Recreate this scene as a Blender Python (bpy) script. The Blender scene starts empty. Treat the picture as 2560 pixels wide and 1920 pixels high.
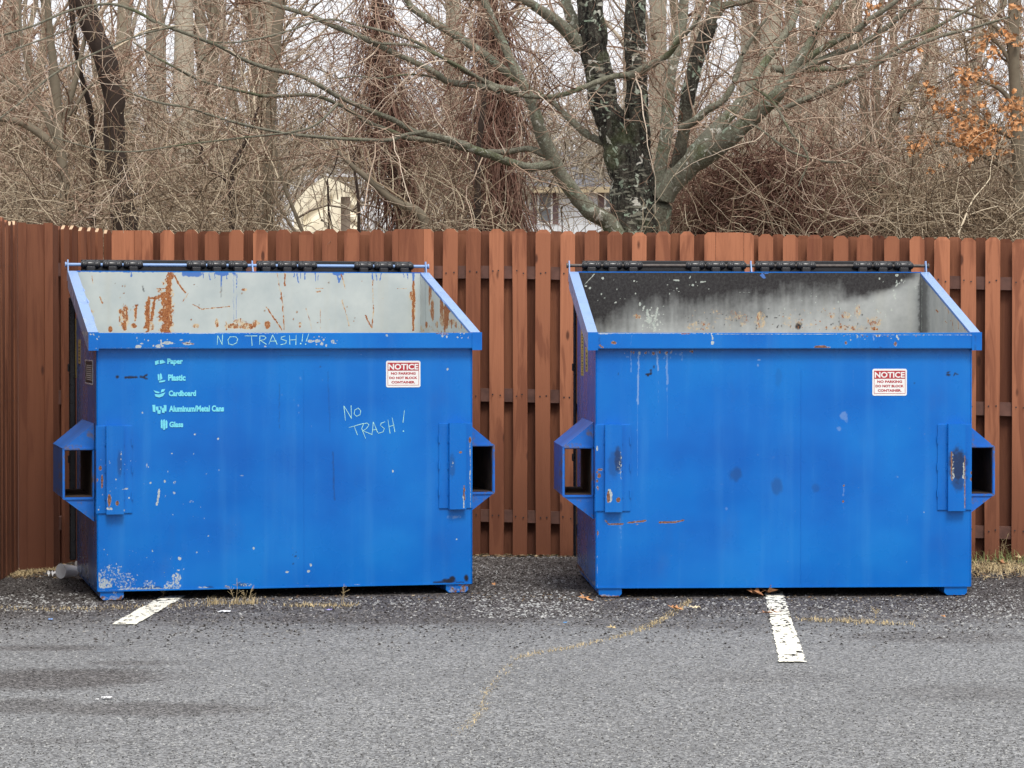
import bpy, math, random
import numpy as np
from mathutils import Vector, Matrix
R = math.radians
random.seed(7); rng = np.random.default_rng(7)
sc = bpy.context.scene
C = sc.collection

# ------------------------------------------------------------------ camera
FPX, CX, CY, HC = 7000.0, 1280.0, 960.0, 1.285
PITCH = math.atan(129.0/FPX)
cam = bpy.data.objects.new('camera', bpy.data.cameras.new('camera')); C.objects.link(cam)
cam.location = (0, 0, HC); cam.rotation_euler = (R(90)-PITCH, 0, 0)
cam.data.sensor_width = 36.0; cam.data.lens = FPX/2560.0*36.0
cam.data.clip_start = 0.1; cam.data.clip_end = 2000
sc.camera = cam

# ------------------------------------------------------------------ world, sun, exposure
SUN_EL, SUN_AZ = R(58), R(168)          # azimuth clockwise from +Y
w = bpy.data.worlds.new("World"); sc.world = w; w.use_nodes = True
nt = w.node_tree; nt.nodes.clear()
sky = nt.nodes.new('ShaderNodeTexSky'); sky.sky_type = 'NISHITA'; sky.sun_disc = False
sky.sun_elevation = SUN_EL; sky.sun_rotation = SUN_AZ; sky.dust_density = 6.0; sky.air_density = 1.2; sky.ozone_density = 1.0
hs = nt.nodes.new('ShaderNodeHueSaturation'); hs.inputs['Saturation'].default_value = 0.22
cl = nt.nodes.new('ShaderNodeMix'); cl.data_type = 'RGBA'; cl.inputs[0].default_value = 0.80; cl.inputs[7].default_value = (5.6, 5.65, 5.9, 1)      # even cloud deck over the sky
bg = nt.nodes.new('ShaderNodeBackground'); bg.inputs['Strength'].default_value = 0.13
ow = nt.nodes.new('ShaderNodeOutputWorld')
nt.links.new(sky.outputs[0], hs.inputs['Color']); nt.links.new(hs.outputs[0], cl.inputs[6]); nt.links.new(cl.outputs[2], bg.inputs['Color']); nt.links.new(bg.outputs[0], ow.inputs['Surface'])
sl = bpy.data.lights.new('sun', 'SUN'); sl.energy = 1.35; sl.angle = R(16); sl.color = (1.0, 0.96, 0.9)
so = bpy.data.objects.new('sun', sl); C.objects.link(so)
sd = Vector((math.sin(SUN_AZ)*math.cos(SUN_EL), math.cos(SUN_AZ)*math.cos(SUN_EL), math.sin(SUN_EL)))
so.rotation_euler = sd.to_track_quat('Z', 'Y').to_euler()
sc.view_settings.view_transform = 'Standard'; sc.view_settings.look = 'None'
sc.view_settings.gamma = 1.0; sc.view_settings.exposure = 0.78
sc.cycles.max_bounces = 6

# ------------------------------------------------------------------ picture geometry
def ray(u, v):
    a, b = (u-CX)/FPX, -(v-CY)/FPX
    c, s = math.cos(PITCH), math.sin(PITCH)
    return Vector((a, c + b*s, -s + b*c))
def at(u, v, Y):                      # point of the place at distance Y seen at photo pixel u,v
    d = ray(u, v); return Vector((0, 0, HC)) + d*(Y/d.y)
def gnd(u, v, z=0.0):
    d = ray(u, v); return Vector((0, 0, HC)) + d*((z-HC)/d.z)
def proj(P):                          # (n,3) -> u,v
    P = np.asarray(P, float); c, s = math.cos(PITCH), math.sin(PITCH)
    x = P[:, 0]; y = P[:, 1]; z = P[:, 2]-HC
    f = y*c - z*s; up = y*s + z*c
    return CX + FPX*x/f, CY - FPX*up/f

# ------------------------------------------------------------------ materials
def newmat(name):
    m = bpy.data.materials.new(name); m.use_nodes = True
    n = m.node_tree; b = n.nodes['Principled BSDF']; return m, n, b
def lk(n, a, b): n.links.new(a, b)
def node(n, t, **k):
    x = n.nodes.new(t)
    for kk, vv in k.items():
        if kk.startswith('i_'):
            key = kk[2:]; key = int(key) if key.isdigit() else key
            x.inputs[key].default_value = vv
        else: setattr(x, kk, vv)
    return x
def noise(n, vec, scale, detail=4, rough=0.55, dist=0.0):
    t = node(n, 'ShaderNodeTexNoise'); t.inputs['Scale'].default_value = scale
    t.inputs['Detail'].default_value = detail; t.inputs['Roughness'].default_value = rough; t.inputs['Distortion'].default_value = dist
    if vec is not None: lk(n, vec, t.inputs['Vector'])
    return t.outputs['Fac']
def ramp(n, fac, stops, interp='LINEAR'):
    r = node(n, 'ShaderNodeValToRGB'); r.color_ramp.interpolation = interp
    e = r.color_ramp.elements
    e[0].position, e[0].color = stops[0][0], (*stops[0][1], 1)
    e[1].position, e[1].color = stops[-1][0], (*stops[-1][1], 1)
    for p, c in stops[1:-1]:
        q = e.new(p); q.color = (*c, 1)
    lk(n, fac, r.inputs[0]); return r.outputs[0]
def mixc(n, fac, a, b, mode='MIX'):
    x = node(n, 'ShaderNodeMix', data_type='RGBA', blend_type=mode)
    for s, v in ((x.inputs[0], fac), (x.inputs[6], a), (x.inputs[7], b)):
        if isinstance(v, (int, float)): s.default_value = v
        elif isinstance(v, tuple): s.default_value = (*v, 1)
        else: lk(n, v, s)
    return x.outputs[2]
def math_(n, op, a, b=None, c=None, clamp=False):
    x = node(n, 'ShaderNodeMath', operation=op, use_clamp=clamp)
    for i, v in enumerate((a, b, c)):
        if v is None: continue
        if isinstance(v, (int, float)): x.inputs[i].default_value = v
        else: lk(n, v, x.inputs[i])
    return x.outputs[0]
def mapr(n, v, a, b, c=0.0, d=1.0, smooth=True):
    x = node(n, 'ShaderNodeMapRange'); x.interpolation_type = 'SMOOTHSTEP' if smooth else 'LINEAR'
    lk(n, v, x.inputs[0])
    for i, q in enumerate((a, b, c, d)): x.inputs[i+1].default_value = q
    return x.outputs[0]
def objco(n, scale=None, rnd=False):
    t = node(n, 'ShaderNodeTexCoord'); v = t.outputs['Object']
    if rnd:
        oi = node(n, 'ShaderNodeObjectInfo')
        a = node(n, 'ShaderNodeVectorMath', operation='SCALE'); lk(n, oi.outputs['Random'], a.inputs['Scale']); a.inputs[0].default_value = (37, 91, 53)
        s = node(n, 'ShaderNodeVectorMath', operation='ADD'); lk(n, v, s.inputs[0]); lk(n, a.outputs[0], s.inputs[1]); v = s.outputs[0]
    if scale:
        m = node(n, 'ShaderNodeMapping'); m.inputs['Scale'].default_value = scale; lk(n, v, m.inputs['Vector']); v = m.outputs[0]
    return v
def bump(n, b, h, strength, dist):
    x = node(n, 'ShaderNodeBump'); x.inputs['Strength'].default_value = strength; x.inputs['Distance'].default_value = dist
    lk(n, h, x.inputs['Height']); lk(n, x.outputs[0], b.inputs['Normal']); return x
def plain(name, col, rough=0.6, var=0.0, scale=30, metal=0.0, spec=0.5):
    m, n, b = newmat(name)
    b.inputs['Roughness'].default_value = rough; b.inputs['Metallic'].default_value = metal; b.inputs['Specular IOR Level'].default_value = spec
    f = noise(n, objco(n), scale, 5)
    lo = tuple(c*(1-var) for c in col); hi = tuple(min(1, c*(1+var)) for c in col)
    lk(n, ramp(n, f, [(0.3, lo), (0.7, hi)]), b.inputs['Base Color']); return m

def wear_mask(n, src, nz, k=0.7):
    a = math_(n, 'ADD', src, math_(n, 'MULTIPLY', math_(n, 'SUBTRACT', nz, 0.5), k))
    return math_(n, 'MULTIPLY', mapr(n, a, 0.42, 0.52), mapr(n, src, 0.02, 0.10))
def paint_mat(name, inner=False, sooty=False):
    m, n, b = newmat(name)
    co = objco(n); at_ = node(n, 'ShaderNodeAttribute', attribute_name='wear')
    sep = node(n, 'ShaderNodeSeparateColor'); lk(n, at_.outputs['Color'], sep.inputs[0])
    rust, chip, soot = sep.outputs; drip_sheen = at_.outputs['Alpha']
    n1 = noise(n, co, 55, 6, 0.65); n2 = noise(n, co, 130, 4, 0.6); big = noise(n, co, 2.3, 3, 0.5)
    vert = noise(n, objco(n, (14, 14, 0.8)), 1.0, 4, 0.6)
    if inner:
        if sooty: base = ramp(n, noise(n, co, 9, 6, 0.7), [(0.3, (0.33, 0.345, 0.335)), (0.7, (0.47, 0.485, 0.465))])
        else: base = ramp(n, noise(n, co, 5, 5, 0.6), [(0.3, (0.40, 0.45, 0.45)), (0.7, (0.52, 0.56, 0.54))])
        base = mixc(n, mapr(n, vert, 0.52, 0.75, 0, 0.35), base, (0.46, 0.46, 0.40))
        base = mixc(n, mapr(n, n2, 0.68, 0.76, 0, 0.5), base, (0.20, 0.17, 0.12))
    else:
        base = ramp(n, big, [(0.32, (0.001, 0.108, 0.46)), (0.5, (0.001, 0.138, 0.52)), (0.68, (0.003, 0.168, 0.56))])
        base = mixc(n, mapr(n, vert, 0.48, 0.75, 0, 0.16), base, (0.06, 0.27, 0.62)); base = mixc(n, mapr(n, noise(n, objco(n, (1, 1, 0.35)), 5, 6, 0.7), 0.55, 0.80, 0, 0.22), base, (0.05, 0.13, 0.36))
        base = mixc(n, mapr(n, noise(n, co, 24, 5, 0.7), 0.70, 0.82, 0, 0.30), base, (0.25, 0.42, 0.70))
    c = mixc(n, math_(n, 'MULTIPLY', soot, mapr(n, noise(n, co, 70, 5, 0.75), 0.25, 0.65, 0.90, 1.0), clamp=True), base, (0.017, 0.014, 0.015))  # dark channel: soot and scuffs, plus shade painted on some faces
    dm = mapr(n, math_(n, 'ADD', drip_sheen, math_(n, 'MULTIPLY', math_(n, 'SUBTRACT', n1, 0.5), 0.5)), 0.35, 0.6, 0, 1)
    dm = math_(n, 'MULTIPLY', dm, mapr(n, drip_sheen, 0.02, 0.1))
    c = mixc(n, dm if inner else math_(n, 'MULTIPLY', dm, mapr(n, drip_sheen, 0.6, 1.0, 0.24, 0.55)), c, (0.07, 0.17, 0.46) if inner else (0.40, 0.52, 0.66))  # outside: weak values are drips, full strength paints a pale sky sheen
    cm = math_(n, 'MULTIPLY', wear_mask(n, chip, noise(n, co, 85, 6, 0.75), 1.5), 0.85)
    c = mixc(n, cm, c, ramp(n, n2, [(0.35, (0.34, 0.40, 0.36)), (0.65, (0.60, 0.62, 0.56))]))
    rm = wear_mask(n, rust, noise(n, objco(n, (1, 1, 0.45)), 80, 6, 0.72), 1.7)
    halo = math_(n, 'MULTIPLY', mapr(n, math_(n, 'ADD', rust, math_(n, 'MULTIPLY', math_(n, 'SUBTRACT', n1, 0.5), 1.2)), 0.25, 0.50, 0, 0.75), mapr(n, rust, 0.02, 0.1))
    c = mixc(n, halo, c, (0.62, 0.45, 0.24) if inner else (0.35, 0.38, 0.42))
    c = mixc(n, rm, c, ramp(n, n2, [(0.35, (0.20, 0.055, 0.018)), (0.65, (0.43, 0.18, 0.07))] if inner else [(0.35, (0.09, 0.035, 0.02)), (0.65, (0.30, 0.14, 0.08))]))
    lk(n, c, b.inputs['Base Color'])
    rr = mapr(n, noise(n, co, 3.5, 4), 0.3, 0.7, 0.22 if not inner else 0.45, 0.34 if not inner else 0.65)
    rr = math_(n, 'ADD', rr, math_(n, 'MULTIPLY', math_(n, 'ADD', rm, cm), 0.35), clamp=True)
    lk(n, rr, b.inputs['Roughness']); b.inputs['Specular IOR Level'].default_value = 0.32
    h = math_(n, 'ADD', math_(n, 'MULTIPLY', noise(n, co, 1.7, 2, 0.4), 1.1), math_(n, 'MULTIPLY', math_(n, 'ADD', rm, cm), -0.06))
    h = math_(n, 'ADD', h, math_(n, 'MULTIPLY', n2, 0.02))
    bump(n, b, h, 0.35, 0.02)
    return m
M = {}
M['paint'] = paint_mat('blue_paint'); M['liner'] = paint_mat('bin_liner', True); M['liner_sooty'] = paint_mat('bin_liner_sooty', True, True)
M['black'] = plain('black_plastic', (0.016, 0.016, 0.018), 0.27, 0.3, 40)
M['rod_steel'] = plain('rod_steel', (0.075, 0.062, 0.055), 0.5, 0.4, 60, 0.2)
M['white'] = plain('sticker_white', (0.80, 0.80, 0.78), 0.5, 0.03)
M['red'] = plain('sticker_red', (0.42, 0.03, 0.04), 0.5, 0.08)
M['cyan'] = plain('sticker_cyan', (0.16, 0.66, 0.80), 0.5, 0.1, 90)
M['chalk'] = plain('paint_marker', (0.42, 0.80, 0.70), 0.6, 0.25, 130)
M['yellow'] = plain('sticker_yellow', (0.56, 0.42, 0.10), 0.5, 0.12, 60)
M['ink'] = plain('ink', (0.02, 0.018, 0.02), 0.5, 0.2)
M['dark_gap'] = plain('dark_steel', (0.02, 0.02, 0.025), 0.7, 0.3)

def wood_mat(name, dark=False, kk=None):
    m, n, b = newmat(name)
    co = objco(n, None, True); oi = node(n, 'ShaderNodeObjectInfo')
    mp = node(n, 'ShaderNodeMapping'); mp.inputs['Scale'].default_value = (38, 38, 1.6); lk(n, co, mp.inputs['Vector'])
    grain = noise(n, mp.outputs[0], 1.0, 6, 0.65, 1.2)
    mp2 = node(n, 'ShaderNodeMapping'); mp2.inputs['Scale'].default_value = (9, 9, 1.1); lk(n, co, mp2.inputs['Vector'])
    patch = noise(n, mp2.outputs[0], 1.3, 4, 0.6, 0.6)
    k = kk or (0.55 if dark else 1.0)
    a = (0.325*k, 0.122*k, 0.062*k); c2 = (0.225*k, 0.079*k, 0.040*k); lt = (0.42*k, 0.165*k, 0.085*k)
    base = mixc(n, mapr(n, oi.outputs['Random'], 0.05, 0.95), tuple(q*0.85 for q in c2), tuple(q*1.15 for q in lt))
    kv = node(n, 'ShaderNodeTexVoronoi'); kv.inputs['Scale'].default_value = 1.0; mk = node(n, 'ShaderNodeMapping'); mk.inputs['Scale'].default_value = (9, 9, 3.2); lk(n, co, mk.inputs['Vector']); lk(n, mk.outputs[0], kv.inputs['Vector'])
    base = mixc(n, mapr(n, grain, 0.35, 0.7, 0, 0.6), base, a)
    base = mixc(n, mapr(n, patch, 0.50, 0.62, 0, 0.60), base, (0.18*k, 0.06*k, 0.032*k))
    base = mixc(n, mapr(n, noise(n, mp.outputs[0], 2.6, 5, 0.7), 0.62, 0.75, 0, 0.5), base, (0.10, 0.035, 0.02))
    base = mixc(n, mapr(n, kv.outputs['Distance'], 0.06, 0.13, 0.8, 0.0), base, (0.05, 0.018, 0.012))
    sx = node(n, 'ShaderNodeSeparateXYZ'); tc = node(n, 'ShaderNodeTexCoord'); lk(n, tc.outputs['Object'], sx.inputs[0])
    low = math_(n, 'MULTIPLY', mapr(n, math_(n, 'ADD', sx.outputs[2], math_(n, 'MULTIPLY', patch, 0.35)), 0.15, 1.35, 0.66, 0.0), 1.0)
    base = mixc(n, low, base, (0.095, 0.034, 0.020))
    lk(n, base, b.inputs['Base Color']); b.inputs['Roughness'].default_value = 0.72; b.inputs['Specular IOR Level'].default_value = 0.25
    bump(n, b, grain, 0.5, 0.004); return m
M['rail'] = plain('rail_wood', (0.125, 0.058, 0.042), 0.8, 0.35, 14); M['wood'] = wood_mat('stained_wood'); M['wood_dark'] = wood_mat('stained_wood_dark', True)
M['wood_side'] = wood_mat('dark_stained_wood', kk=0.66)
M['raw'] = plain('raw_wood', (0.55, 0.38, 0.24), 0.8, 0.25, 70)

def bark_mat(name, stops, lichen=0.0, moss=0.0, dark=False):
    m, n, b = newmat(name)
    a1 = node(n, 'ShaderNodeAttribute', attribute_name='rnd'); a2 = node(n, 'ShaderNodeAttribute', attribute_name='thk')
    tc = node(n, 'ShaderNodeTexCoord'); co = tc.outputs['Object']
    f = math_(n, 'ADD', math_(n, 'MULTIPLY', noise(n, co, 16, 5, 0.7), 0.5), math_(n, 'MULTIPLY', a1.outputs['Fac'], 0.6))
    c = ramp(n, f, stops)
    if lichen:
        mp = node(n, 'ShaderNodeMapping'); mp.inputs['Scale'].default_value = (30, 30, 7); lk(n, co, mp.inputs['Vector'])
        fur = noise(n, mp.outputs[0], 1.0, 6, 0.7, 0.8)
        mpv = node(n, 'ShaderNodeMapping'); mpv.inputs['Scale'].default_value = (14, 14, 50); lk(n, co, mpv.inputs['Vector'])
        rung = noise(n, mpv.outputs[0], 1.0, 3, 0.5, 0.3)
        thick = mapr(n, a2.outputs['Fac'], 0.03 if dark else 0.08, 0.055 if dark else 0.12, 0, 1.0 if dark else 0.45)
        c = mixc(n, thick, c, mixc(n, mapr(n, fur, 0.35, 0.65), (0.006, 0.005, 0.0045), (0.075, 0.065, 0.052)))
        # pale ladder-like scars on the big stems
        reg = mapr(n, noise(n, co, 2.6, 2, 0.5), 0.50, 0.60)
        c = mixc(n, math_(n, 'MULTIPLY', math_(n, 'MULTIPLY', mapr(n, rung, 0.54, 0.60), reg), math_(n, 'MULTIPLY', thick, 0.75)), c, (0.33, 0.32, 0.25))
        c = mixc(n, mapr(n, noise(n, co, 3.1, 4, 0.6), 0.52, 0.66, 0, moss), c, mixc(n, noise(n, co, 40, 3), (0.06, 0.075, 0.03), (0.18, 0.20, 0.10)))
        lm = mapr(n, noise(n, co, 17, 3, 0.5, 0.9), 0.61, 0.635, 0, lichen)
        lm = math_(n, 'MULTIPLY', lm, mapr(n, a2.outputs['Fac'], 0.012, 0.035))
        c = mixc(n, lm, c, mixc(n, mapr(n, noise(n, co, 5, 2), 0.4, 0.6), (0.36, 0.44, 0.33), (0.74, 0.71, 0.62)))
        lm2 = math_(n, 'MULTIPLY', mapr(n, noise(n, co, 60, 4, 0.6), 0.53, 0.60, 0, 0.22 if dark else 0.6), mapr(n, a2.outputs['Fac'], 0.012, 0.03))
        c = mixc(n, lm2, c, (0.30, 0.33, 0.25))
        bump(n, b, math_(n, 'ADD', fur, math_(n, 'MULTIPLY', noise(n, co, 45, 4, 0.7), 0.6)), 1.0, 0.03)
    lk(n, c, b.inputs['Base Color']); b.inputs['Roughness'].default_value = 0.85; b.inputs['Specular IOR Level'].default_value = 0.2
    return m
M['hero'] = bark_mat('lichen_bark', [(0.30, (0.10, 0.095, 0.07)), (0.5, (0.20, 0.19, 0.14)), (0.75, (0.32, 0.30, 0.23))], 0.95, 0.75)
M['herodark'] = bark_mat('black_lichen_bark', [(0.25, (0.085, 0.075, 0.055)), (0.5, (0.16, 0.145, 0.105)), (0.8, (0.25, 0.22, 0.16))], 0.9, 0.5, True)
M['twig'] = bark_mat('red_twig', [(0.2, (0.09, 0.045, 0.03)), (0.42, (0.26, 0.16, 0.11)), (0.65, (0.46, 0.34, 0.25)), (0.9, (0.68, 0.57, 0.45))])
M['darkbark'] = bark_mat('dark_bark', [(0.25, (0.016, 0.011, 0.009)), (0.5, (0.045, 0.031, 0.024)), (0.8, (0.10, 0.075, 0.058))])
M['greybark'] = bark_mat('grey_bark', [(0.2, (0.11, 0.09, 0.065)), (0.5, (0.19, 0.16, 0.115)), (0.85, (0.30, 0.26, 0.19))])
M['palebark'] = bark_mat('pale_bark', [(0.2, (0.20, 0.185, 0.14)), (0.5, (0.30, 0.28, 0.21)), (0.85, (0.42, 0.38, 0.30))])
M['vine'] = bark_mat('vine_bark', [(0.2, (0.07, 0.032, 0.024)), (0.5, (0.17, 0.085, 0.06)), (0.85, (0.32, 0.20, 0.15))])
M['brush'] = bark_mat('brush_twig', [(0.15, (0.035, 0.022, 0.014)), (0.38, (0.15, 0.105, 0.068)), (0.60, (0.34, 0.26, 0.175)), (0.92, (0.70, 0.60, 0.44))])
M['brush_hazed'] = bark_mat('far_twig_hazed', [(0.15, (0.15, 0.12, 0.09)), (0.5, (0.30, 0.25, 0.19)), (0.9, (0.50, 0.44, 0.34))])  # twigs lightened so distance haze is part of their colour
M['oakleaf'] = plain('dry_leaf', (0.52, 0.25, 0.10), 0.7, 0.45, 9)
M['brownleaf'] = plain('brown_leaf', (0.34, 0.16, 0.075), 0.7, 0.35, 60)
M['drygrass'] = plain('dry_grass', (0.50, 0.39, 0.21), 0.8, 0.35, 40)
M['greengrass'] = plain('green_grass', (0.18, 0.20, 0.07), 0.8, 0.3, 40)
M['stone'] = plain('pale_stone', (0.33, 0.33, 0.32), 0.8, 0.4, 35)
M['greystone'] = plain('grey_stone', (0.2, 0.19, 0.185), 0.8, 0.4, 35)
M['paper'] = plain('paper', (0.78, 0.78, 0.78), 0.7, 0.06, 60)

# ------------------------------------------------------------------ object helpers
def link(name, me, parent=None):
    o = bpy.data.objects.new(name, me); C.objects.link(o)
    if parent is not None: o.parent = parent
    return o
def tag(o, label=None, cat=None, group=None, kind=None):
    if label: o['label'] = label
    if cat: o['category'] = cat
    if group: o['group'] = group
    if kind: o['kind'] = kind
    return o
def empty(name, loc=(0, 0, 0), rz=0.0):
    o = bpy.data.objects.new(name, None); C.objects.link(o); o.location = loc; o.rotation_euler = (0, 0, rz); o.empty_display_size = 0.2
    return o
class MB:
    def __init__(s): s.v = []; s.f = []; s.m = []; s.w = []; s.sm = []; s.n = 0
    def add(s, vs, fs, mi=0, wear=None, smooth=False):
        vs = [tuple(p) for p in vs]
        s.v += vs; s.f += [tuple(i+s.n for i in f) for f in fs]; s.m += [mi]*len(fs); s.sm += [smooth]*len(fs)
        s.w += [(0, 0, 0, 0)]*len(vs) if wear is None else [tuple(q) for q in wear]
        s.n += len(vs)
    def box(s, a, b, mi=0, bev=0.0):
        x0, y0, z0 = a; x1, y1, z1 = b
        if bev <= 0:
            v = [(x, y, z) for z in (z0, z1) for y in (y0, y1) for x in (x0, x1)]
            s.add(v, [(0, 2, 3, 1), (4, 5, 7, 6), (0, 1, 5, 4), (2, 6, 7, 3), (0, 4, 6, 2), (1, 3, 7, 5)], mi); return
        e = bev; rings = []
        for (z, k) in ((z0, e), (z0+e, 0), (z1-e, 0), (z1, e)):
            rings.append([(x0+k+e*(k == 0), y0+k, z), (x1-k-e*(k == 0), y0+k, z), (x1-k, y0+k+e*(k == 0), z), (x1-k, y1-k-e*(k == 0), z),
                          (x1-k-e*(k == 0), y1-k, z), (x0+k+e*(k == 0), y1-k, z), (x0+k, y1-k-e*(k == 0), z), (x0+k, y0+k+e*(k == 0), z)])
        v = sum(rings, []); f = []
        for r in range(3):
            for i in range(8):
                j = (i+1) % 8; f.append((r*8+i, r*8+j, r*8+8+j, r*8+8+i))
        f.append(tuple(range(7, -1, -1))); f.append(tuple(range(24, 32)))
        s.add(v, f, mi)
    def prism(s, poly, y0, y1, mi=0):        # poly in x,z, extruded along y
        n = len(poly); v = [(x, y0, z) for x, z in poly] + [(x, y1, z) for x, z in poly]
        f = [tuple(range(n)), tuple(range(2*n-1, n-1, -1))] + [(i, n+i, n+(i+1) % n, (i+1) % n) for i in range(n)]
        s.add(v, f, mi)
    def bar(s, a, b, hw, up, mi=0, ext=None):   # quad-section bar a->b ; hw half sizes (side, up)
        a = Vector(a); b = Vector(b); t = (b-a).normalized(); up = Vector(up); sd_ = t.cross(up).normalized(); up = sd_.cross(t)
        v = []
        for p in (a, b):
            for q, r in ((-1, -1), (1, -1), (1, 1), (-1, 1)): v.append(p + sd_*hw[0]*q + up*hw[1]*r)
        s.add(v, [(0, 1, 2, 3)[::-1], (4, 5, 6, 7), (0, 1, 5, 4), (1, 2, 6, 5), (2, 3, 7, 6), (3, 0, 4, 7)], mi)
    def lathe(s, prof, a, axis, mi=0, seg=14, smooth=True):   # prof: (dist along axis, radius)
        a = Vector(a); ax = Vector(axis).normalized(); r1 = ax.orthogonal().normalized(); r2 = ax.cross(r1)
        v = []; 
        for d, r in prof:
            for i in range(seg):
                t = 2*math.pi*i/seg; v.append(a + ax*d + (r1*math.cos(t)+r2*math.sin(t))*r)
        f = []
        for k in range(len(prof)-1):
            for i in range(seg):
                j = (i+1) % seg; f.append((k*seg+i, k*seg+j, (k+1)*seg+j, (k+1)*seg+i))
        s.add(v, f, mi, None, smooth)
        s.add([v[i] for i in range(seg)], [tuple(range(seg))[::-1]], mi); s.add(v[-seg:], [tuple(range(seg))], mi)
    def grid(s, fn, nx, nz, mi=0, wear=None, flip=False):
        a = np.linspace(0, 1, nx+1); b = np.linspace(0, 1, nz+1)
        A, B = np.meshgrid(a, b); P = fn(A.ravel(), B.ravel())
        idx = np.arange((nx+1)*(nz+1)).reshape(nz+1, nx+1)
        q = np.stack([idx[:-1, :-1], idx[:-1, 1:], idx[1:, 1:], idx[1:, :-1]], -1).reshape(-1, 4)
        if flip: q = q[:, ::-1]
        W = wear(P) if wear is not None else None
        s.add(P.tolist(), q.tolist(), mi, None if W is None else W.tolist())
    def build(s, name, mats, parent=None, smooth_all=False):
        me = bpy.data.meshes.new(name); me.from_pydata(s.v, [], s.f)
        for m in (mats if isinstance(mats, (list, tuple)) else [mats]): me.materials.append(m)
        me.polygons.foreach_set('material_index', s.m); me.polygons.foreach_set('use_smooth', [True]*len(s.f) if smooth_all else s.sm)
        if any(q != (0, 0, 0, 0) for q in s.w):
            at_ = me.attributes.new('wear', 'FLOAT_COLOR', 'POINT'); at_.data.foreach_set('color', np.array(s.w, 'f').ravel())
        me.update(); return link(name, me, parent)

# ---- many tapered tubes in one mesh
def tube_arrays(P, Rd, sides, off=0, rnd=None):
    n, m, _ = P.shape
    T = np.gradient(P, axis=1); T /= np.linalg.norm(T, axis=2, keepdims=True)+1e-9
    ref = np.where(np.abs(T[..., 2:3]) > 0.9, np.array([1., 0, 0]), np.array([0., 0, 1.]))
    A = np.cross(T, ref); A /= np.linalg.norm(A, axis=2, keepdims=True)+1e-9; B = np.cross(T, A)
    th = np.arange(sides)*2*np.pi/sides
    V = P[:, :, None, :] + Rd[:, :, None, None]*(np.cos(th)[None, None, :, None]*A[:, :, None, :] + np.sin(th)[None, None, :, None]*B[:, :, None, :])
    idx = np.arange(n*m*sides).reshape(n, m, sides)
    nx = np.roll(idx, -1, axis=2)
    F = np.stack([idx[:, :-1], nx[:, :-1], nx[:, 1:], idx[:, 1:]], -1).reshape(-1, 4)
    rn = np.repeat((rnd if rnd is not None else rng.random(n))[:, None], m*sides, 1)
    tk = np.repeat(Rd[:, :, None], sides, 2)
    return V.reshape(-1, 3), F+off, rn.ravel(), tk.ravel()
def mesh_tubes(name, sets, mat, parent=None, origin=(0, 0, 0)):
    Vs, Fs, Rs, Ks = [], [], [], []; off = 0
    for s in sets:
        P, Rd, sides = s[:3]
        if len(P) == 0: continue
        V, F, r, k = tube_arrays(P, Rd, sides, off, s[3] if len(s) > 3 else None); Vs.append(V); Fs.append(F); Rs.append(r); Ks.append(k); off += len(V)
    V = np.concatenate(Vs) - np.array(origin); F = np.concatenate(Fs)
    me = bpy.data.meshes.new(name)
    me.vertices.add(len(V)); me.vertices.foreach_set('co', V.astype('f').ravel())
    me.loops.add(F.size); me.loops.foreach_set('vertex_index', F.astype('i').ravel())
    me.polygons.add(len(F)); me.polygons.foreach_set('loop_start', np.arange(0, F.size, 4, dtype='i')); me.polygons.foreach_set('use_smooth', np.ones(len(F), bool))
    me.materials.append(mat); me.update(calc_edges=True)
    a = me.attributes.new('rnd', 'FLOAT', 'POINT'); a.data.foreach_set('value', np.concatenate(Rs).astype('f'))
    a = me.attributes.new('thk', 'FLOAT', 'POINT'); a.data.foreach_set('value', np.concatenate(Ks).astype('f'))
    return link(name, me, parent)
def unit(a): return a/(np.linalg.norm(a, axis=-1, keepdims=True)+1e-9)
def spawn(P, Rd, k, L, ang, m=8, t0=0.15, t1=1.0, jit=0.25, grav=0.0, rad=0.5, rmin=0.0016, flat=None, rcap=1.0):
    n = len(P); mm = P.shape[1]; N = int(n*k)
    if N == 0: return np.zeros((0, m, 3)), np.zeros((0, m))
    pi = rng.integers(0, n, N); t = t0 + (t1-t0)*rng.random(N); x = t*(mm-1); i = np.minimum(x.astype(int), mm-2); f = (x-i)[:, None]
    p0 = P[pi, i]*(1-f)+P[pi, i+1]*f; r0 = Rd[pi, i]*(1-f[:, 0])+Rd[pi, i+1]*f[:, 0]; T = unit(P[pi, i+1]-P[pi, i])
    q = rng.normal(size=(N, 3)); 
    if flat is not None: q[:, 1] *= flat
    q = unit(q - (q*T).sum(1, keepdims=True)*T); a = np.radians(ang[0]+(ang[1]-ang[0])*rng.random(N))[:, None]
    d = np.cos(a)*T+np.sin(a)*q
    ln = (L[0]+(L[1]-L[0])*rng.random(N))*(1.15-0.6*t)
    return walk(p0, d, ln, np.minimum(r0*rad, rcap), m, jit, grav, rmin)
def walk(p0, d, ln, r0, m=8, jit=0.25, grav=0.0, rmin=0.0016):
    N = len(p0); out = np.zeros((N, m, 3)); out[:, 0] = p0; d = unit(d)
    g = grav if isinstance(grav, np.ndarray) else np.full(N, grav)
    bend = rng.normal(size=(N, 3))*jit*0.5
    for s in range(1, m):
        d = unit(d + rng.normal(size=(N, 3))*jit + bend + np.stack([0*g, 0*g, g], 1))
        out[:, s] = out[:, s-1] + d*(ln/(m-1))[:, None]
    tt = np.linspace(0, 1, m)[None, :]
    Rd = np.maximum(r0[:, None]*(1-0.8*tt), rmin)
    return out, Rd
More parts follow.
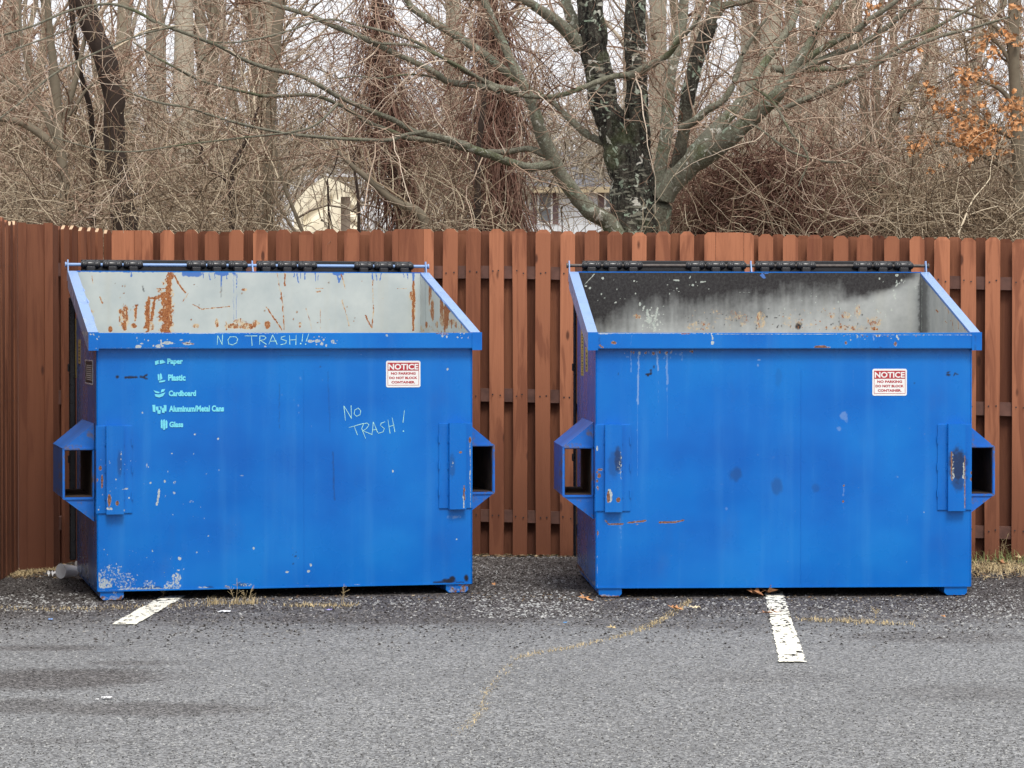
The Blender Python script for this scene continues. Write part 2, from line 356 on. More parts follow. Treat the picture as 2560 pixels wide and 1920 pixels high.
def smooth_path(pts, m=24):      # catmull-rom, pts (k,4): x y z r
    p = np.array(pts, float); p = np.vstack([2*p[0]-p[1], p, 2*p[-1]-p[-2]]); k = len(p)-3; out = []
    for t in np.linspace(0, k-1e-6, m):
        i = int(t); f = t-i; a, b, c, d = p[i:i+4]
        out.append(0.5*((2*b)+(-a+c)*f+(2*a-5*b+4*c-d)*f*f+(-a+3*b-3*c+d)*f**3))
    o = np.array(out); o[:, 3] = np.maximum(o[:, 3], 0.002); return o
def jitter_path(q, amp):
    k = len(q); nz = rng.normal(size=(k, 3)); nz = (nz+np.roll(nz, 1, 0)+np.roll(nz, -1, 0))/3
    q = q.copy(); q[:, :3] += nz*amp*q[:, 3:4]; q[:, 3] *= 1+rng.normal(size=k)*0.04; return q

# ------------------------------------------------------------------ ground
def terrain(y): return np.clip((np.asarray(y, float)-19.0)*0.055, 0, 6.0)
FENCE_L = Vector((-2.355, 16.45, 0)); FENCE_R = Vector((3.30, 15.75, 0))
FD = (FENCE_R-FENCE_L).normalized()
def fence_y(x): return FENCE_L.y + (x-FENCE_L.x)*FD.y/FD.x
def ground_mesh():
    xs = np.concatenate([[-900, -300, -100, -40], np.linspace(-20, 20, 21), [40, 100, 300, 900]])
    ys = np.concatenate([[-300, -60, -10], np.linspace(0, 18, 7), np.linspace(20, 130, 40), [200, 500, 1500]])
    X, Y = np.meshgrid(xs, ys); Z = terrain(Y) - 0.012
    v = np.stack([X.ravel(), Y.ravel(), Z.ravel()], 1).tolist(); nx = len(xs)
    f = [(j*nx+i, j*nx+i+1, (j+1)*nx+i+1, (j+1)*nx+i) for j in range(len(ys)-1) for i in range(nx-1)]
    mb = MB(); mb.add(v, f, 0, None, True); return mb
m, n, b = newmat('leaf_litter')
co = objco(n)
c = ramp(n, noise(n, co, 9, 8, 0.75), [(0.3, (0.05, 0.035, 0.022)), (0.5, (0.14, 0.095, 0.055)), (0.7, (0.25, 0.17, 0.10))])
lk(n, c, b.inputs['Base Color']); b.inputs['Roughness'].default_value = 0.9; bump(n, b, noise(n, co, 12, 6), 1.0, 0.05)
tag(ground_mesh().build('ground', m), kind='structure')

m, n, b = newmat('asphalt')
co = objco(n)
sp = node(n, 'ShaderNodeSeparateXYZ'); lk(n, co, sp.inputs[0])
fine = noise(n, co, 150, 4, 0.7); fine2 = noise(n, co, 210, 2, 0.6); mid = noise(n, co, 32, 5, 0.7)
vor = node(n, 'ShaderNodeTexVoronoi'); vor.inputs['Scale'].default_value = 130; lk(n, co, vor.inputs['Vector'])
vsep = node(n, 'ShaderNodeSeparateColor'); lk(n, vor.outputs['Color'], vsep.inputs[0])
large = noise(n, co, 0.9, 6, 0.62)
agg = math_(n, 'ADD', math_(n, 'MULTIPLY', vsep.outputs[0], 0.45), math_(n, 'ADD', math_(n, 'MULTIPLY', fine, 0.45), math_(n, 'MULTIPLY', mid, 0.25)))
c_new = ramp(n, agg, [(0.32, (0.04, 0.039, 0.039)), (0.47, (0.125, 0.126, 0.127)), (0.60, (0.205, 0.208, 0.21)), (0.78, (0.37, 0.372, 0.37))])
c_old = ramp(n, agg, [(0.30, (0.016, 0.013, 0.012)), (0.50, (0.045, 0.039, 0.037)), (0.66, (0.095, 0.085, 0.08)), (0.84, (0.26, 0.245, 0.235))])
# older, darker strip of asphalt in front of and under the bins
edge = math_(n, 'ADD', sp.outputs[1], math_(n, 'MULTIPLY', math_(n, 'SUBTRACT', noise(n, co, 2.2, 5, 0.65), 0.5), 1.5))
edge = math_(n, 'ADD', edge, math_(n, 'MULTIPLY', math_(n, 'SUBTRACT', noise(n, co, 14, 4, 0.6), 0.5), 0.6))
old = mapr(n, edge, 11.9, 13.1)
# oily dark stains of their own shape
def blob(x, y, rx, ry, s, n=None, sp=None, mid=None, large=None):
    n = n or globals()['n']; sp = sp or globals()['sp']; mid = mid or globals()['mid']; large = large or globals()['large']
    dx = math_(n, 'DIVIDE', math_(n, 'SUBTRACT', sp.outputs[0], x), rx); dy = math_(n, 'DIVIDE', math_(n, 'SUBTRACT', sp.outputs[1], y), ry)
    d = math_(n, 'SQRT', math_(n, 'ADD', math_(n, 'MULTIPLY', dx, dx), math_(n, 'MULTIPLY', dy, dy)))
    d = math_(n, 'ADD', d, math_(n, 'MULTIPLY', math_(n, 'SUBTRACT', mid, 0.5), 1.2))
    d = math_(n, 'ADD', d, math_(n, 'MULTIPLY', math_(n, 'SUBTRACT', large, 0.5), 1.6))
    return mapr(n, d, 0.5, 1.2, s, 0.0)
STAINS = ((130, 1690, 330, 30, .55), (380, 1770, 330, 20, .42), (130, 1618, 200, 9, .42), (530, 1770, 180, 9, .35), (60, 1762, 160, 22, .4), (2420, 1730, 220, 26, .22), (1900, 1690, 260, 18, .15), (330, 1655, 160, 8, .35), (120, 1850, 260, 8, .2), (1000, 1545, 420, 14, .5), (1650, 1560, 330, 10, .3), (2350, 1590, 250, 16, .35))
st = None
for (u, v, ru, rv, s) in STAINS:
    p = gnd(u, v); q = gnd(u+ru, v); r_ = gnd(u, v-rv)
    x = blob(p.x, p.y, abs(q.x-p.x), abs(r_.y-p.y), s*1.5)
    st = x if st is None else math_(n, 'MAXIMUM', st, x)
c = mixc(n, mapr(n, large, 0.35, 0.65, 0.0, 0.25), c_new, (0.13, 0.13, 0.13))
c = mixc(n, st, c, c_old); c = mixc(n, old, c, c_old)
c = mixc(n, mapr(n, fine2, 0.70, 0.76, 0, 0.55), c, (0.50, 0.50, 0.49))
lk(n, c, b.inputs['Base Color']); b.inputs['Roughness'].default_value = 0.86; b.inputs['Specular IOR Level'].default_value = 0.3
bump(n, b, math_(n, 'ADD', agg, math_(n, 'MULTIPLY', fine2, 0.4)), 0.9, 0.008)
mb = MB()
xs = np.linspace(-30, 30, 61).tolist()
back = [(x, min(fence_y(x)+0.12, 17.5) if x > -2.4 else 16.55, -0.004) for x in xs]
v = [(x, -20, -0.004) for x in xs] + back
mb.add(v, [(i, i+1, 61+i+1, 61+i) for i in range(60)])
tag(mb.build('parking_lot', m), kind='structure')

# painted bay lines: worn edges and holes cut from a fine sheet
def vnoise(x, y, seed, sc_):
    r_ = np.random.default_rng(seed); g = r_.random((97, 97)); X = x*sc_; Y = y*sc_
    xi = np.floor(X).astype(int); yi = np.floor(Y).astype(int); fx = X-xi; fy = Y-yi; fx = fx*fx*(3-2*fx); fy = fy*fy*(3-2*fy)
    a = g[xi % 97, yi % 97]; b_ = g[(xi+1) % 97, yi % 97]; c_ = g[xi % 97, (yi+1) % 97]; d_ = g[(xi+1) % 97, (yi+1) % 97]
    return (a*(1-fx)+b_*fx)*(1-fy)+(c_*(1-fx)+d_*fx)*fy
def fbm(x, y, seed, sc_, o=4):
    s = 0; t = 0
    for i in range(o): s = s+vnoise(x, y, seed+i, sc_*2**i)*0.6**i; t += 0.6**i
    return s/t
def stripe(q, seed, wearf):
    A, B, D, E = [gnd(*p, 0.002) for p in q]      # near-left, near-right, far-right, far-left
    nx, ny = 60, 420; a = np.linspace(0, 1, nx+1); b_ = np.linspace(0, 1, ny+1); U, V = np.meshgrid(a, b_)
    P = np.array(A)*(((1-U)*(1-V))[..., None]) + np.array(B)*((U*(1-V))[..., None]) + np.array(D)*((U*V)[..., None]) + np.array(E)*(((1-U)*V)[..., None])
    ed = np.minimum(U, 1-U)*2*0.09/0.05; ed = np.minimum(ed, V*45); ed = np.minimum(ed, 1.0)
    f1 = fbm(P[..., 0], P[..., 1]*0.6, seed, 34); f2 = fbm(P[..., 0], P[..., 1]*0.5, seed+20, 55, 3)
    keep = ((ed*0.95+f1*0.5) > 0.60) & (f2 < 0.67-wearf*V)
    idx = np.arange((nx+1)*(ny+1)).reshape(ny+1, nx+1)
    Q = np.stack([idx[:-1, :-1], idx[:-1, 1:], idx[1:, 1:], idx[1:, :-1]], -1)[keep[:-1, :-1]]
    mb = MB(); mb.add(P.reshape(-1, 3).tolist(), Q.reshape(-1, 4).tolist()); return mb
lp = plain('line_paint', (0.82, 0.79, 0.66), 0.7, 0.10, 90)
tag(stripe([(269, 1561), (345, 1561), (470, 1489), (398, 1489)], 3, 0.06).build('parking_line', lp), kind='structure')
tag(stripe([(1939, 1656), (2023, 1656), (1961, 1478), (1905, 1478)], 9, 0.10).build('parking_line', lp), kind='structure')

# ------------------------------------------------------------------ dumpsters
W_, D_, G_, ZF, ZB = 1.835, 1.25, 0.043, 1.283, 1.602
def seg_d(U, V, x1, y1, x2, y2):
    dx, dy = x2-x1, y2-y1; t = np.clip(((U-x1)*dx+(V-y1)*dy)/(dx*dx+dy*dy+1e-9), 0, 1)
    return np.hypot(U-(x1+t*dx), V-(y1+t*dy))
CH = {'rust': 0, 'chip': 1, 'soot': 2, 'drip_sheen': 3}
def paint(marks, U, V, seed=1):
    Wr = np.zeros((len(U), 4)); nz = fbm(U, V, seed, 0.12, 4)-0.5; nz2 = fbm(U+50, V+9, seed+7, 0.35, 3)-0.5
    for mk in marks:
        ch, ty = mk[0], mk[1]
        if ty == 'e': _, _, cx, cy, rx, ry, s = mk; d = np.hypot((U-cx)/rx, (V-cy)/ry)+nz*0.7; val = s*np.clip((1.25-d)/0.5, 0, 1)
        elif ty == 'l': _, _, x1, y1, x2, y2, hw, s = mk; d = seg_d(U+nz*(2.5+hw*0.9), V, x1, y1, x2, y2)/(hw*np.clip(1+nz2*0.9+nz*(1.8 if hw > 3 else 0.3), 0.2, 2)); val = s*np.clip((1.6-d)/(1.1 if hw > 3 else 0.8), 0, 1)*(np.clip(0.92+nz2*1.0, 0, 1.1) if hw > 3 else 1)
        elif ty == 'p':        # scattered specks in a box
            _, _, x0, y0, x1, y1, cnt, r, s = mk; rr = np.random.default_rng(int(x0+y0*3)); val = np.zeros(len(U))
            for _i in range(cnt):
                a, c_ = rr.uniform(x0, x1), rr.uniform(y0, y1); q = r*rr.uniform(0.5, 1.5)
                sel = (np.abs(U-a) < 3*q) & (np.abs(V-c_) < 3*q)
                d = np.hypot((U[sel]-a)/q, (V[sel]-c_)/(q*rr.uniform(0.6, 1.6))); val[sel] = np.maximum(val[sel], s*np.clip((1.5-d)/0.7, 0, 1))
        elif ty == 'f': val = mk[2](U, V, nz, nz2)
        k = CH[ch]; Wr[:, k] = np.maximum(Wr[:, k], val)
    return np.clip(Wr, 0, 1)
def soft(x, a, b_): return np.clip((x-a)/(b_-a), 0, 1)

class Bin:
    def __init__(s, name, loc, th, label, marks, liner):
        s.root = empty(name, loc, th); tag(s.root, label, 'dumpster'); s.M = Matrix.Translation(loc) @ Matrix.Rotation(th, 4, 'Z'); s.Mi = s.M.inverted()
        s.marks = marks; s.liner = liner; s.MN = np.array(s.M)
    def uv(s, P): P = np.asarray(P, float); return proj(P @ s.MN[:3, :3].T + s.MN[:3, 3])
    def wr(s, key, seed=1):
        def f(P):
            U, V = s.uv(P); return paint(s.marks.get(key, []), U, V, seed)
        return f
    def face(s, u, v, y=0.0):        # photo pixel -> local x,z on the plane y (local)
        o = s.Mi @ Vector((0, 0, HC)); d = (s.Mi.to_3x3()) @ ray(u, v); t = (y-o.y)/d.y; p = o+d*t; return p.x, p.z
    def side(s, u, v, x=0.0):
        o = s.Mi @ Vector((0, 0, HC)); d = (s.Mi.to_3x3()) @ ray(u, v); t = (x-o.x)/d.x; p = o+d*t; return p.y, p.z
def ztop(y): return ZF + (ZB-ZF)*np.asarray(y)/D_

def build_bin(B, rodmat):
    t = 0.006; r = B.root
    # body: outer skin and grey lining with a real wall thickness, in one mesh
    mb = MB()
    mb.grid(lambda a, b_: np.stack([a*W_, 0*a, G_+b_*(ZF-0.02-G_)], 1), 430, 300, 0, B.wr('front', 3))
    mb.grid(lambda a, b_: np.stack([0*a, a*D_, G_+b_*(ztop(a*D_)-0.02-G_)], 1), 60, 120, 0, B.wr('left', 4), flip=True)
    mb.grid(lambda a, b_: np.stack([0*a+W_, a*D_, G_+b_*(ztop(a*D_)-0.02-G_)], 1), 2, 2, 0)
    mb.grid(lambda a, b_: np.stack([a*W_, 0*a+D_, G_+b_*(ZB-G_)], 1), 4, 4, 0, flip=True)
    mb.grid(lambda a, b_: np.stack([a*W_, b_*D_, 0*a+G_], 1), 2, 2, 0, flip=True)
    zi = 0.95
    mb.grid(lambda a, b_: np.stack([t+a*(W_-2*t), 0*a+D_-t, zi+b_*(ZB-zi)], 1), 430, 150, 1, B.wr('back', 5))
    mb.grid(lambda a, b_: np.stack([t+a*(W_-2*t), 0*a+D_-t, G_+t+b_*(zi-G_-t)], 1), 2, 2, 1)
    mb.grid(lambda a, b_: np.stack([0*a+W_-t, t+a*(D_-2*t), zi-0.1+b_*(ztop(t+a*(D_-2*t))-0.01-zi+0.1)], 1), 150, 120, 1, B.wr('right', 6), flip=True)
    mb.grid(lambda a, b_: np.stack([0*a+W_-t, t+a*(D_-2*t), G_+t+b_*(zi-0.1-G_-t)], 1), 2, 2, 1, flip=True)
    mb.grid(lambda a, b_: np.stack([0*a+t, t+a*(D_-2*t), G_+t+b_*(ztop(t+a*(D_-2*t))-0.01-G_-t)], 1), 4, 4, 1)
    mb.grid(lambda a, b_: np.stack([t+a*(W_-2*t), 0*a+t, G_+t+b_*(ZF-0.02-G_-t)], 1), 4, 4, 1, flip=True)
    mb.grid(lambda a, b_: np.stack([t+a*(W_-2*t), t+b_*(D_-2*t), 0*a+G_+t], 1), 2, 2, 1)
    mb.box((0, D_-t, ZB-0.0005), (W_, D_, ZB+0.005), 0)
    for xx in (0.0, W_): mb.bar((xx, 0.0, G_), (xx, 0.0, ZF-0.07), (0.0028, 0.0028), (1, 1, 0))
    mb.bar((0.545*W_, -0.0004, G_+0.005), (0.545*W_, -0.0004, ZF-0.18), (0.0016, 0.0012), (0, 1, 0))
    mb.box((0.003, -0.0035, G_-0.001), (W_-0.003, 0.0, G_+0.006), 0)                 # folded lower lip
    mb.build('body', [M['paint'], B.liner], r)
    # front rim: box tube, corner caps
    mb = MB(); z0, z1 = ZF-0.076, ZF; y0, y1 = -0.036, 0.018
    mb.grid(lambda a, b_: np.stack([-0.006+a*(W_+0.012), 0*a+y0, z0+0.003+b_*(z1-z0-0.006)], 1), 460, 20, 0, B.wr('rim', 8))
    mb.grid(lambda a, b_: np.stack([-0.006+a*(W_+0.012), y0+b_*0.004, z1-0.003+b_*0.003+0*a], 1), 460, 1, 0, B.wr('rim', 8))
    mb.grid(lambda a, b_: np.stack([-0.006+a*(W_+0.012), y0+0.004+b_*(y1-y0-0.004), z1+0*a], 1), 460, 6, 0, B.wr('rimtop', 8))
    mb.box((-0.006, y0+0.001, z0), (W_+0.006, y1, z1-0.001))
    mb.build('front_rim', [M['paint']], r)
    # slanted side rims (box tubes proud of the side walls)
    for sx in (0, 1):
        mb = MB(); xo = (-0.044, 0.005) if sx == 0 else (W_-0.005, W_+0.044); hh = 0.088
        yy = [-0.040, 0.0, D_+0.005]; zz = [ZF+0.002, ZF+0.004, ZB+0.003]
        ns = 60
        def topf(a, b_, xo=xo, sx=sx):
            y = -0.040+a*(D_+0.045); z = np.where(y < 0, ZF+0.003, ztop(np.maximum(y, 0))+0.003)
            x = xo[0]+b_*(xo[1]-xo[0])
            dent = np.exp(-((y-0.62)/0.045)**2)*0.5 + np.exp(-((y-0.85)/0.03)**2)*0.35 + np.exp(-((y-0.28)/0.05)**2)*0.2
            inner = b_ if sx == 0 else 1-b_
            x = x + (1 if sx == 0 else -1)*inner*dent*0.022*(1 if sx == 0 else 0.5)*B.dent; z = z - inner*dent*0.012*B.dent
            return np.stack([x, y, z], 1)
        mb.grid(topf, ns, 5, 0, B.wr('flange', 9), flip=(sx == 1) ^ True)
        def outf(a, b_, xo=xo, sx=sx):
            y = -0.040+a*(D_+0.045); z = np.where(y < 0, ZF+0.003, ztop(np.maximum(y, 0))+0.003)
            return np.stack([0*a+(xo[0] if sx == 0 else xo[1]), y, z-b_*hh], 1)
        mb.grid(outf, ns, 4, 0, B.wr('flange', 9))
        def inf_(a, b_, xo=xo, sx=sx):
            y = -0.040+a*(D_+0.045); z = np.where(y < 0, ZF+0.003, ztop(np.maximum(y, 0))+0.003)
            return np.stack([0*a+(xo[1] if sx == 0 else xo[0]), y, z-0.014*b_], 1)
        mb.grid(inf_, ns, 1, 0)
        mb.grid(lambda a, b_: np.stack([xo[0]+a*(xo[1]-xo[0]), 0*a-0.040, ZF+0.003-b_*hh], 1), 6, 8, 0, B.wr('rim', 8))
        mb.grid(lambda a, b_: np.stack([xo[0]+a*(xo[1]-xo[0]), -0.040+b_*(D_+0.045), np.where(-0.040+b_*(D_+0.045) < 0, ZF, ztop(np.maximum(-0.04+b_*(D_+0.045), 0)))+0.003-hh], 1), 1, 20, 0)
        mb.grid(lambda a, b_: np.stack([xo[0]+a*(xo[1]-xo[0]), 0*a+D_+0.005, ZB+0.003-b_*hh], 1), 1, 1, 0)
        mb.build('side_rim', [M['paint']], r)
    # fork pockets
    for sx in (-1, 1):
        mb = MB(); xw = 0.0 if sx < 0 else W_
        X = lambda d: xw + sx*d
        y0, y1, ow, zb, zt, th = 0.16, 0.86, 0.150, 0.487, 0.715, 0.007
        def bx(a0, a1, c0, c1, ya=y0, yb=y1):
            mb.box((min(X(a0), X(a1)), ya, c0), (max(X(a0), X(a1)), yb, c1), 0)
        bx(0.011, ow-th-0.001, zb+0.0005, zb+0.003); mb.m[-6:] = [1]*6; bx(0.0105, 0.0125, zb+0.004, zt-0.001, y0+0.03, y1); mb.m[-6:] = [1]*6; bx(ow-th-0.003, ow-th-0.0005, zb+0.004, zt-0.001, y0+0.012, y1); mb.m[-6:] = [1]*6; bx(0.013, ow-th-0.004, zt-0.003, zt-0.0005, y0+0.02, y1); mb.m[-6:] = [1]*6
        bx(0.004, ow, zt, zt+th); bx(0.004, ow, zb-th, zb); bx(ow-th, ow-0.0005, zb, zt); bx(0.002, 0.010, zb, zt)
        P1 = [(X(0.002), zt+th+0.122), (X(0.002), zt+th), (X(ow), zt+th)]; P2 = [(X(ow), zb-th), (X(0.002), zb-th), (X(0.002), zb-th-0.112)]
        for P in (P1, P2):
            if sx > 0: P = P[::-1]
            mb.prism(P, y0+0.002, y1-0.002)
        # slanted cover plates standing a little forward of the wedges
        for (a, c_) in ((P1[0], P1[2]), (P2[2], P2[0])):
            pass
        # weld beads round the mouth
        for (p, q) in (((X(0.006), zt+th), (X(ow), zt+th)), ((X(0.006), zb-th), (X(ow), zb-th)), ((X(ow), zb-th), (X(ow), zt+th))):
            mb.bar((p[0], y0, p[1]), (q[0], y0, q[1]), (0.004, 0.004), (0, 1, 0))
        mb2 = mb.build('fork_pocket', [B.mats['pocket'], B.mats['inside']], r)
    # front corner stiffeners: thin plate with a channel standing proud
    for sx in (0, 1):
        mb = MB()
        zt, zb = 0.838, 0.416
        if sx == 0: px, cx0, cx1 = (-0.004, 0.165), 0.040, 0.123
        else: px, cx0, cx1 = (W_-0.165, W_+0.003), W_-0.118, W_-0.034
        mb.box((px[0], -0.006, zb), (px[1], 0.001, zt), 0, 0.002)
        if sx == 0: mb.box((-0.006, -0.006, zb), (-0.0005, 0.085, zt), 0)
        d = 0.034
        mb.grid(lambda a, b_: np.stack([cx0+a*(cx1-cx0), 0*a-d, zb-0.002+b_*(zt-zb+0.002)], 1), 24, 110, 0, B.wr('chan', 11))
        mb.grid(lambda a, b_: np.stack([(px[0]+a*(px[1]-px[0])), 0*a-0.0066, zb+0.004+b_*(zt-zb-0.008)], 1), 50, 110, 0, B.wr('chan', 12))
        mb.box((cx0, -d+0.0006, zb-0.002), (cx1, -0.007, zt), 0)
        for xx in (cx0-0.003, cx1+0.003, px[0] if sx else px[1]):     # stitch welds
            for zc in (0.50, 0.63, 0.76):
                mb.bar((xx, -0.008, zc-0.018), (xx, -0.008, zc+0.018), (0.0035, 0.0035), (0, 1, 0))
        mb.build('stiffener', [M['paint']], r)
    # skids under the floor
    for x0 in (0.012, W_-0.128):
        mb = MB(); e = 0.014
        poly = [(x0, G_-0.0005), (x0, e), (x0+e, 0.001), (x0+0.112-e, 0.001), (x0+0.112, e), (x0+0.112, G_-0.0005)]
        mb.grid(lambda a, b_: np.stack([x0+a*0.112, 0*a+0.004, np.maximum(0.001, np.abs(a-0.5)*2*0.112*0.5-0.056+e)*(1-b_)+b_*(G_-0.001)], 1), 16, 8, 0, B.wr('skid', 13))
        mb.prism(poly, 0.005, D_-0.01); mb.build('skid', [M['paint']], r)
    # hinge brackets, rod, lids hanging down behind
    yr, zr = D_+0.055, 1.640
    xs_ = [-0.040, W_/2+0.012, W_+0.034]
    for i, x in enumerate(xs_):
        mb = MB(); prof = [(-0.05, -0.085), (0.015, -0.085), (0.022, 0.0), (0.012, 0.026), (-0.012, 0.026), (-0.022, 0.0)] if i != 1 else [(-0.05, -0.04), (0.015, -0.04), (0.022, 0.0), (0.012, 0.026), (-0.012, 0.026), (-0.022, 0.0)]
        v = [(x+k, yr+a, zr+c_) for k in (-0.003, 0.003) for a, c_ in prof]; nn = len(prof)
        mb.add(v, [tuple(range(nn)), tuple(range(2*nn-1, nn-1, -1))]+[(j, nn+j, nn+(j+1) % nn, (j+1) % nn) for j in range(nn)])
        mb.build('hinge_bracket', [M['paint']], r)
    mb = MB(); mb.lathe([(0, 0.0085), (W_+0.100, 0.0085)], (-0.052, yr, zr), (1, 0, 0)); mb.lathe([(0, 0.014), (0.008, 0.014)], (-0.054, yr, zr), (1, 0, 0))
    mb.lathe([(0, 0.014), (0.008, 0.014)], (W_+0.045, yr, zr), (1, 0, 0)); mb.build('hinge_rod', [rodmat], r)
    for li in (0, 1):
        xa = 0.028 if li == 0 else W_/2+0.036; xb = W_/2-0.012 if li == 0 else W_-0.032; w = xb-xa
        mb = MB(); yb = D_+0.085
        xe0 = xa-(0.03 if li == 0 else 0); xe1 = xb+(0.03 if li == 1 else 0)
        mb.box((xa+0.004, yb-0.004, zr-0.9), (xb-0.004, yb+0.014, zr+0.027), 0, 0.004)
        for k in range(5):
            xx = xa+0.06+k*(w-0.12)/4; mb.box((xx-0.02, yb+0.014, zr-0.87), (xx+0.02, yb+0.026, zr-0.03), 0, 0.004)
        for xx in (xa+0.002, xb-0.02): mb.box((xx, yb-0.035, zr-0.9), (xx+0.018, yb-0.003, zr-0.05), 0, 0.003)
        if li == 0:
            q = B.lidx; mb.box((q, yb-0.03, 0.09), (0.0, yb+0.014, 1.47), 0, 0.006)
            for zc in (0.62, 1.10): mb.box((q-0.008, yb-0.034, zc-0.02), (q+0.001, yb-0.002, zc+0.02), 0, 0.003)
        lid = mb.build('lid', [M['black']], r)
        cs = [0.0, 0.113, 0.222]; kw = 0.102; pos = [xa+c_ for c_ in cs] + [xb-kw-c_ for c_ in cs[::-1]]
        for x in pos:
            mb = MB(); R0 = 0.0225
            prof = [(0.0, 0.012), (0.004, 0.017), (0.012, 0.0215), (0.020, 0.0215), (0.026, 0.0165), (0.030, 0.021), (0.036, R0), (0.066, R0), (0.072, 0.021), (0.076, 0.0165), (0.082, 0.0215), (0.090, 0.0215), (0.098, 0.017), (kw, 0.012)]
            mb.lathe(prof, (x, yr, zr), (1, 0, 0), 0, 16)
            mb.box((x+0.026, yr-0.026, zr-0.05), (x+0.076, yr+0.02, zr-0.008), 0, 0.006)
            mb.box((x+0.008, yr-0.012, zr-0.012), (x+kw-0.008, yb-0.002, zr+0.014), 0, 0.004)
            mb.build('hinge_knuckle', [M['black']], lid)

# ---- writing
def text_mesh(txt, bold=0.0, shear=0.0):
    cu = bpy.data.curves.new('txt', 'FONT'); cu.body = txt; cu.size = 1.0; cu.offset = bold; cu.shear = shear; cu.resolution_u = 3; cu.align_x = 'LEFT'
    o = bpy.data.objects.new('txt', cu); C.objects.link(o)
    dg = bpy.context.evaluated_depsgraph_get(); dg.update()
    me = bpy.data.meshes.new_from_object(o.evaluated_get(dg)); v = np.array([x.co[:] for x in me.vertices]); f = [tuple(p.vertices) for p in me.polygons]
    bpy.data.objects.remove(o); bpy.data.curves.remove(cu); bpy.data.meshes.remove(me); return v, f
def put_text(mb, txt, x0, x1, z0, z1, y=-0.0024, mi=0, bold=0.0, M3=None, shear=0.0):
    v, f = text_mesh(txt, bold, shear); a, b_ = v.min(0), v.max(0)
    X = x0+(v[:, 0]-a[0])/(b_[0]-a[0])*(x1-x0); Z = z0+(v[:, 1]-a[1])/(b_[1]-a[1])*(z1-z0)
    P = np.stack([X, 0*X+y, Z], 1); mb.add(P.tolist(), f, mi)
def stroke(mb, pts, wd, y, mi=0):
    for a, b_ in zip(pts[:-1], pts[1:]):
        a = np.array(a, float); b_ = np.array(b_, float); t = b_-a; L = np.hypot(*t)+1e-9; t /= L; nn = np.array((-t[1], t[0]))*wd; e = t*wd*0.7
        q = [a-e*0.6+nn*0.7, a-e-nn*0.2, b_+e-nn*0.8, b_+e*0.8+nn]; mb.add([(p[0], y, p[1]) for p in q], [(0, 1, 2, 3)], mi)
def rrect(x0, x1, z0, z1, r, k=5):
    out = []
    for cx, cz, a0 in ((x1-r, z1-r, 0), (x0+r, z1-r, 90), (x0+r, z0+r, 180), (x1-r, z0+r, 270)):
        for i in range(k+1): t = R(a0+90*i/k); out.append((cx+r*math.cos(t), cz+r*math.sin(t)))
    return out
def notice(B, u0, u1, v0, v1):
    x0, z1 = B.face(u0, v0); x1, z0 = B.face(u1, v1); w, h = x1-x0, z1-z0
    mb = MB(); mb.prism(rrect(x0, x1, z0, z1, 0.009), -0.0016, 0.0); s = mb.build('notice_sticker', [M['white']], B.root)
    mb = MB(); i0, i1, j0, j1 = x0+w*.045, x1-w*.045, z0+h*.075, z1-h*.07; e = 0.0009
    for (a, b_, c_, d_) in ((i0, i1, j0, j0+2*e), (i0, i0+2*e, j0+2*e, j1), (i1-2*e, i1, j0+2*e, j1)): mb.box((a, -0.0024, c_), (b_, -0.0017, d_))
    zr = z0+h*0.63; mb.box((i0+2*e, -0.0024, zr), (i1-2*e, -0.0017, j1))
    for k, (t, a, b_) in enumerate((('NO PARKING', .14, .86), ('DO NOT BLOCK', .09, .91), ('CONTAINER.', .155, .845))):
        zz = z0+h*(0.475-0.165*k); put_text(mb, t, x0+w*a, x0+w*b_, zz, zz+h*0.094, -0.0022, 0, 0.045)
    mb.build('red_lettering', [M['red']], s)
    mb = MB(); put_text(mb, 'NOTICE', x0+w*.065, x0+w*.935, z0+h*.665, z0+h*.885, -0.0030, 0, 0.03); mb.build('white_lettering', [M['white']], s)

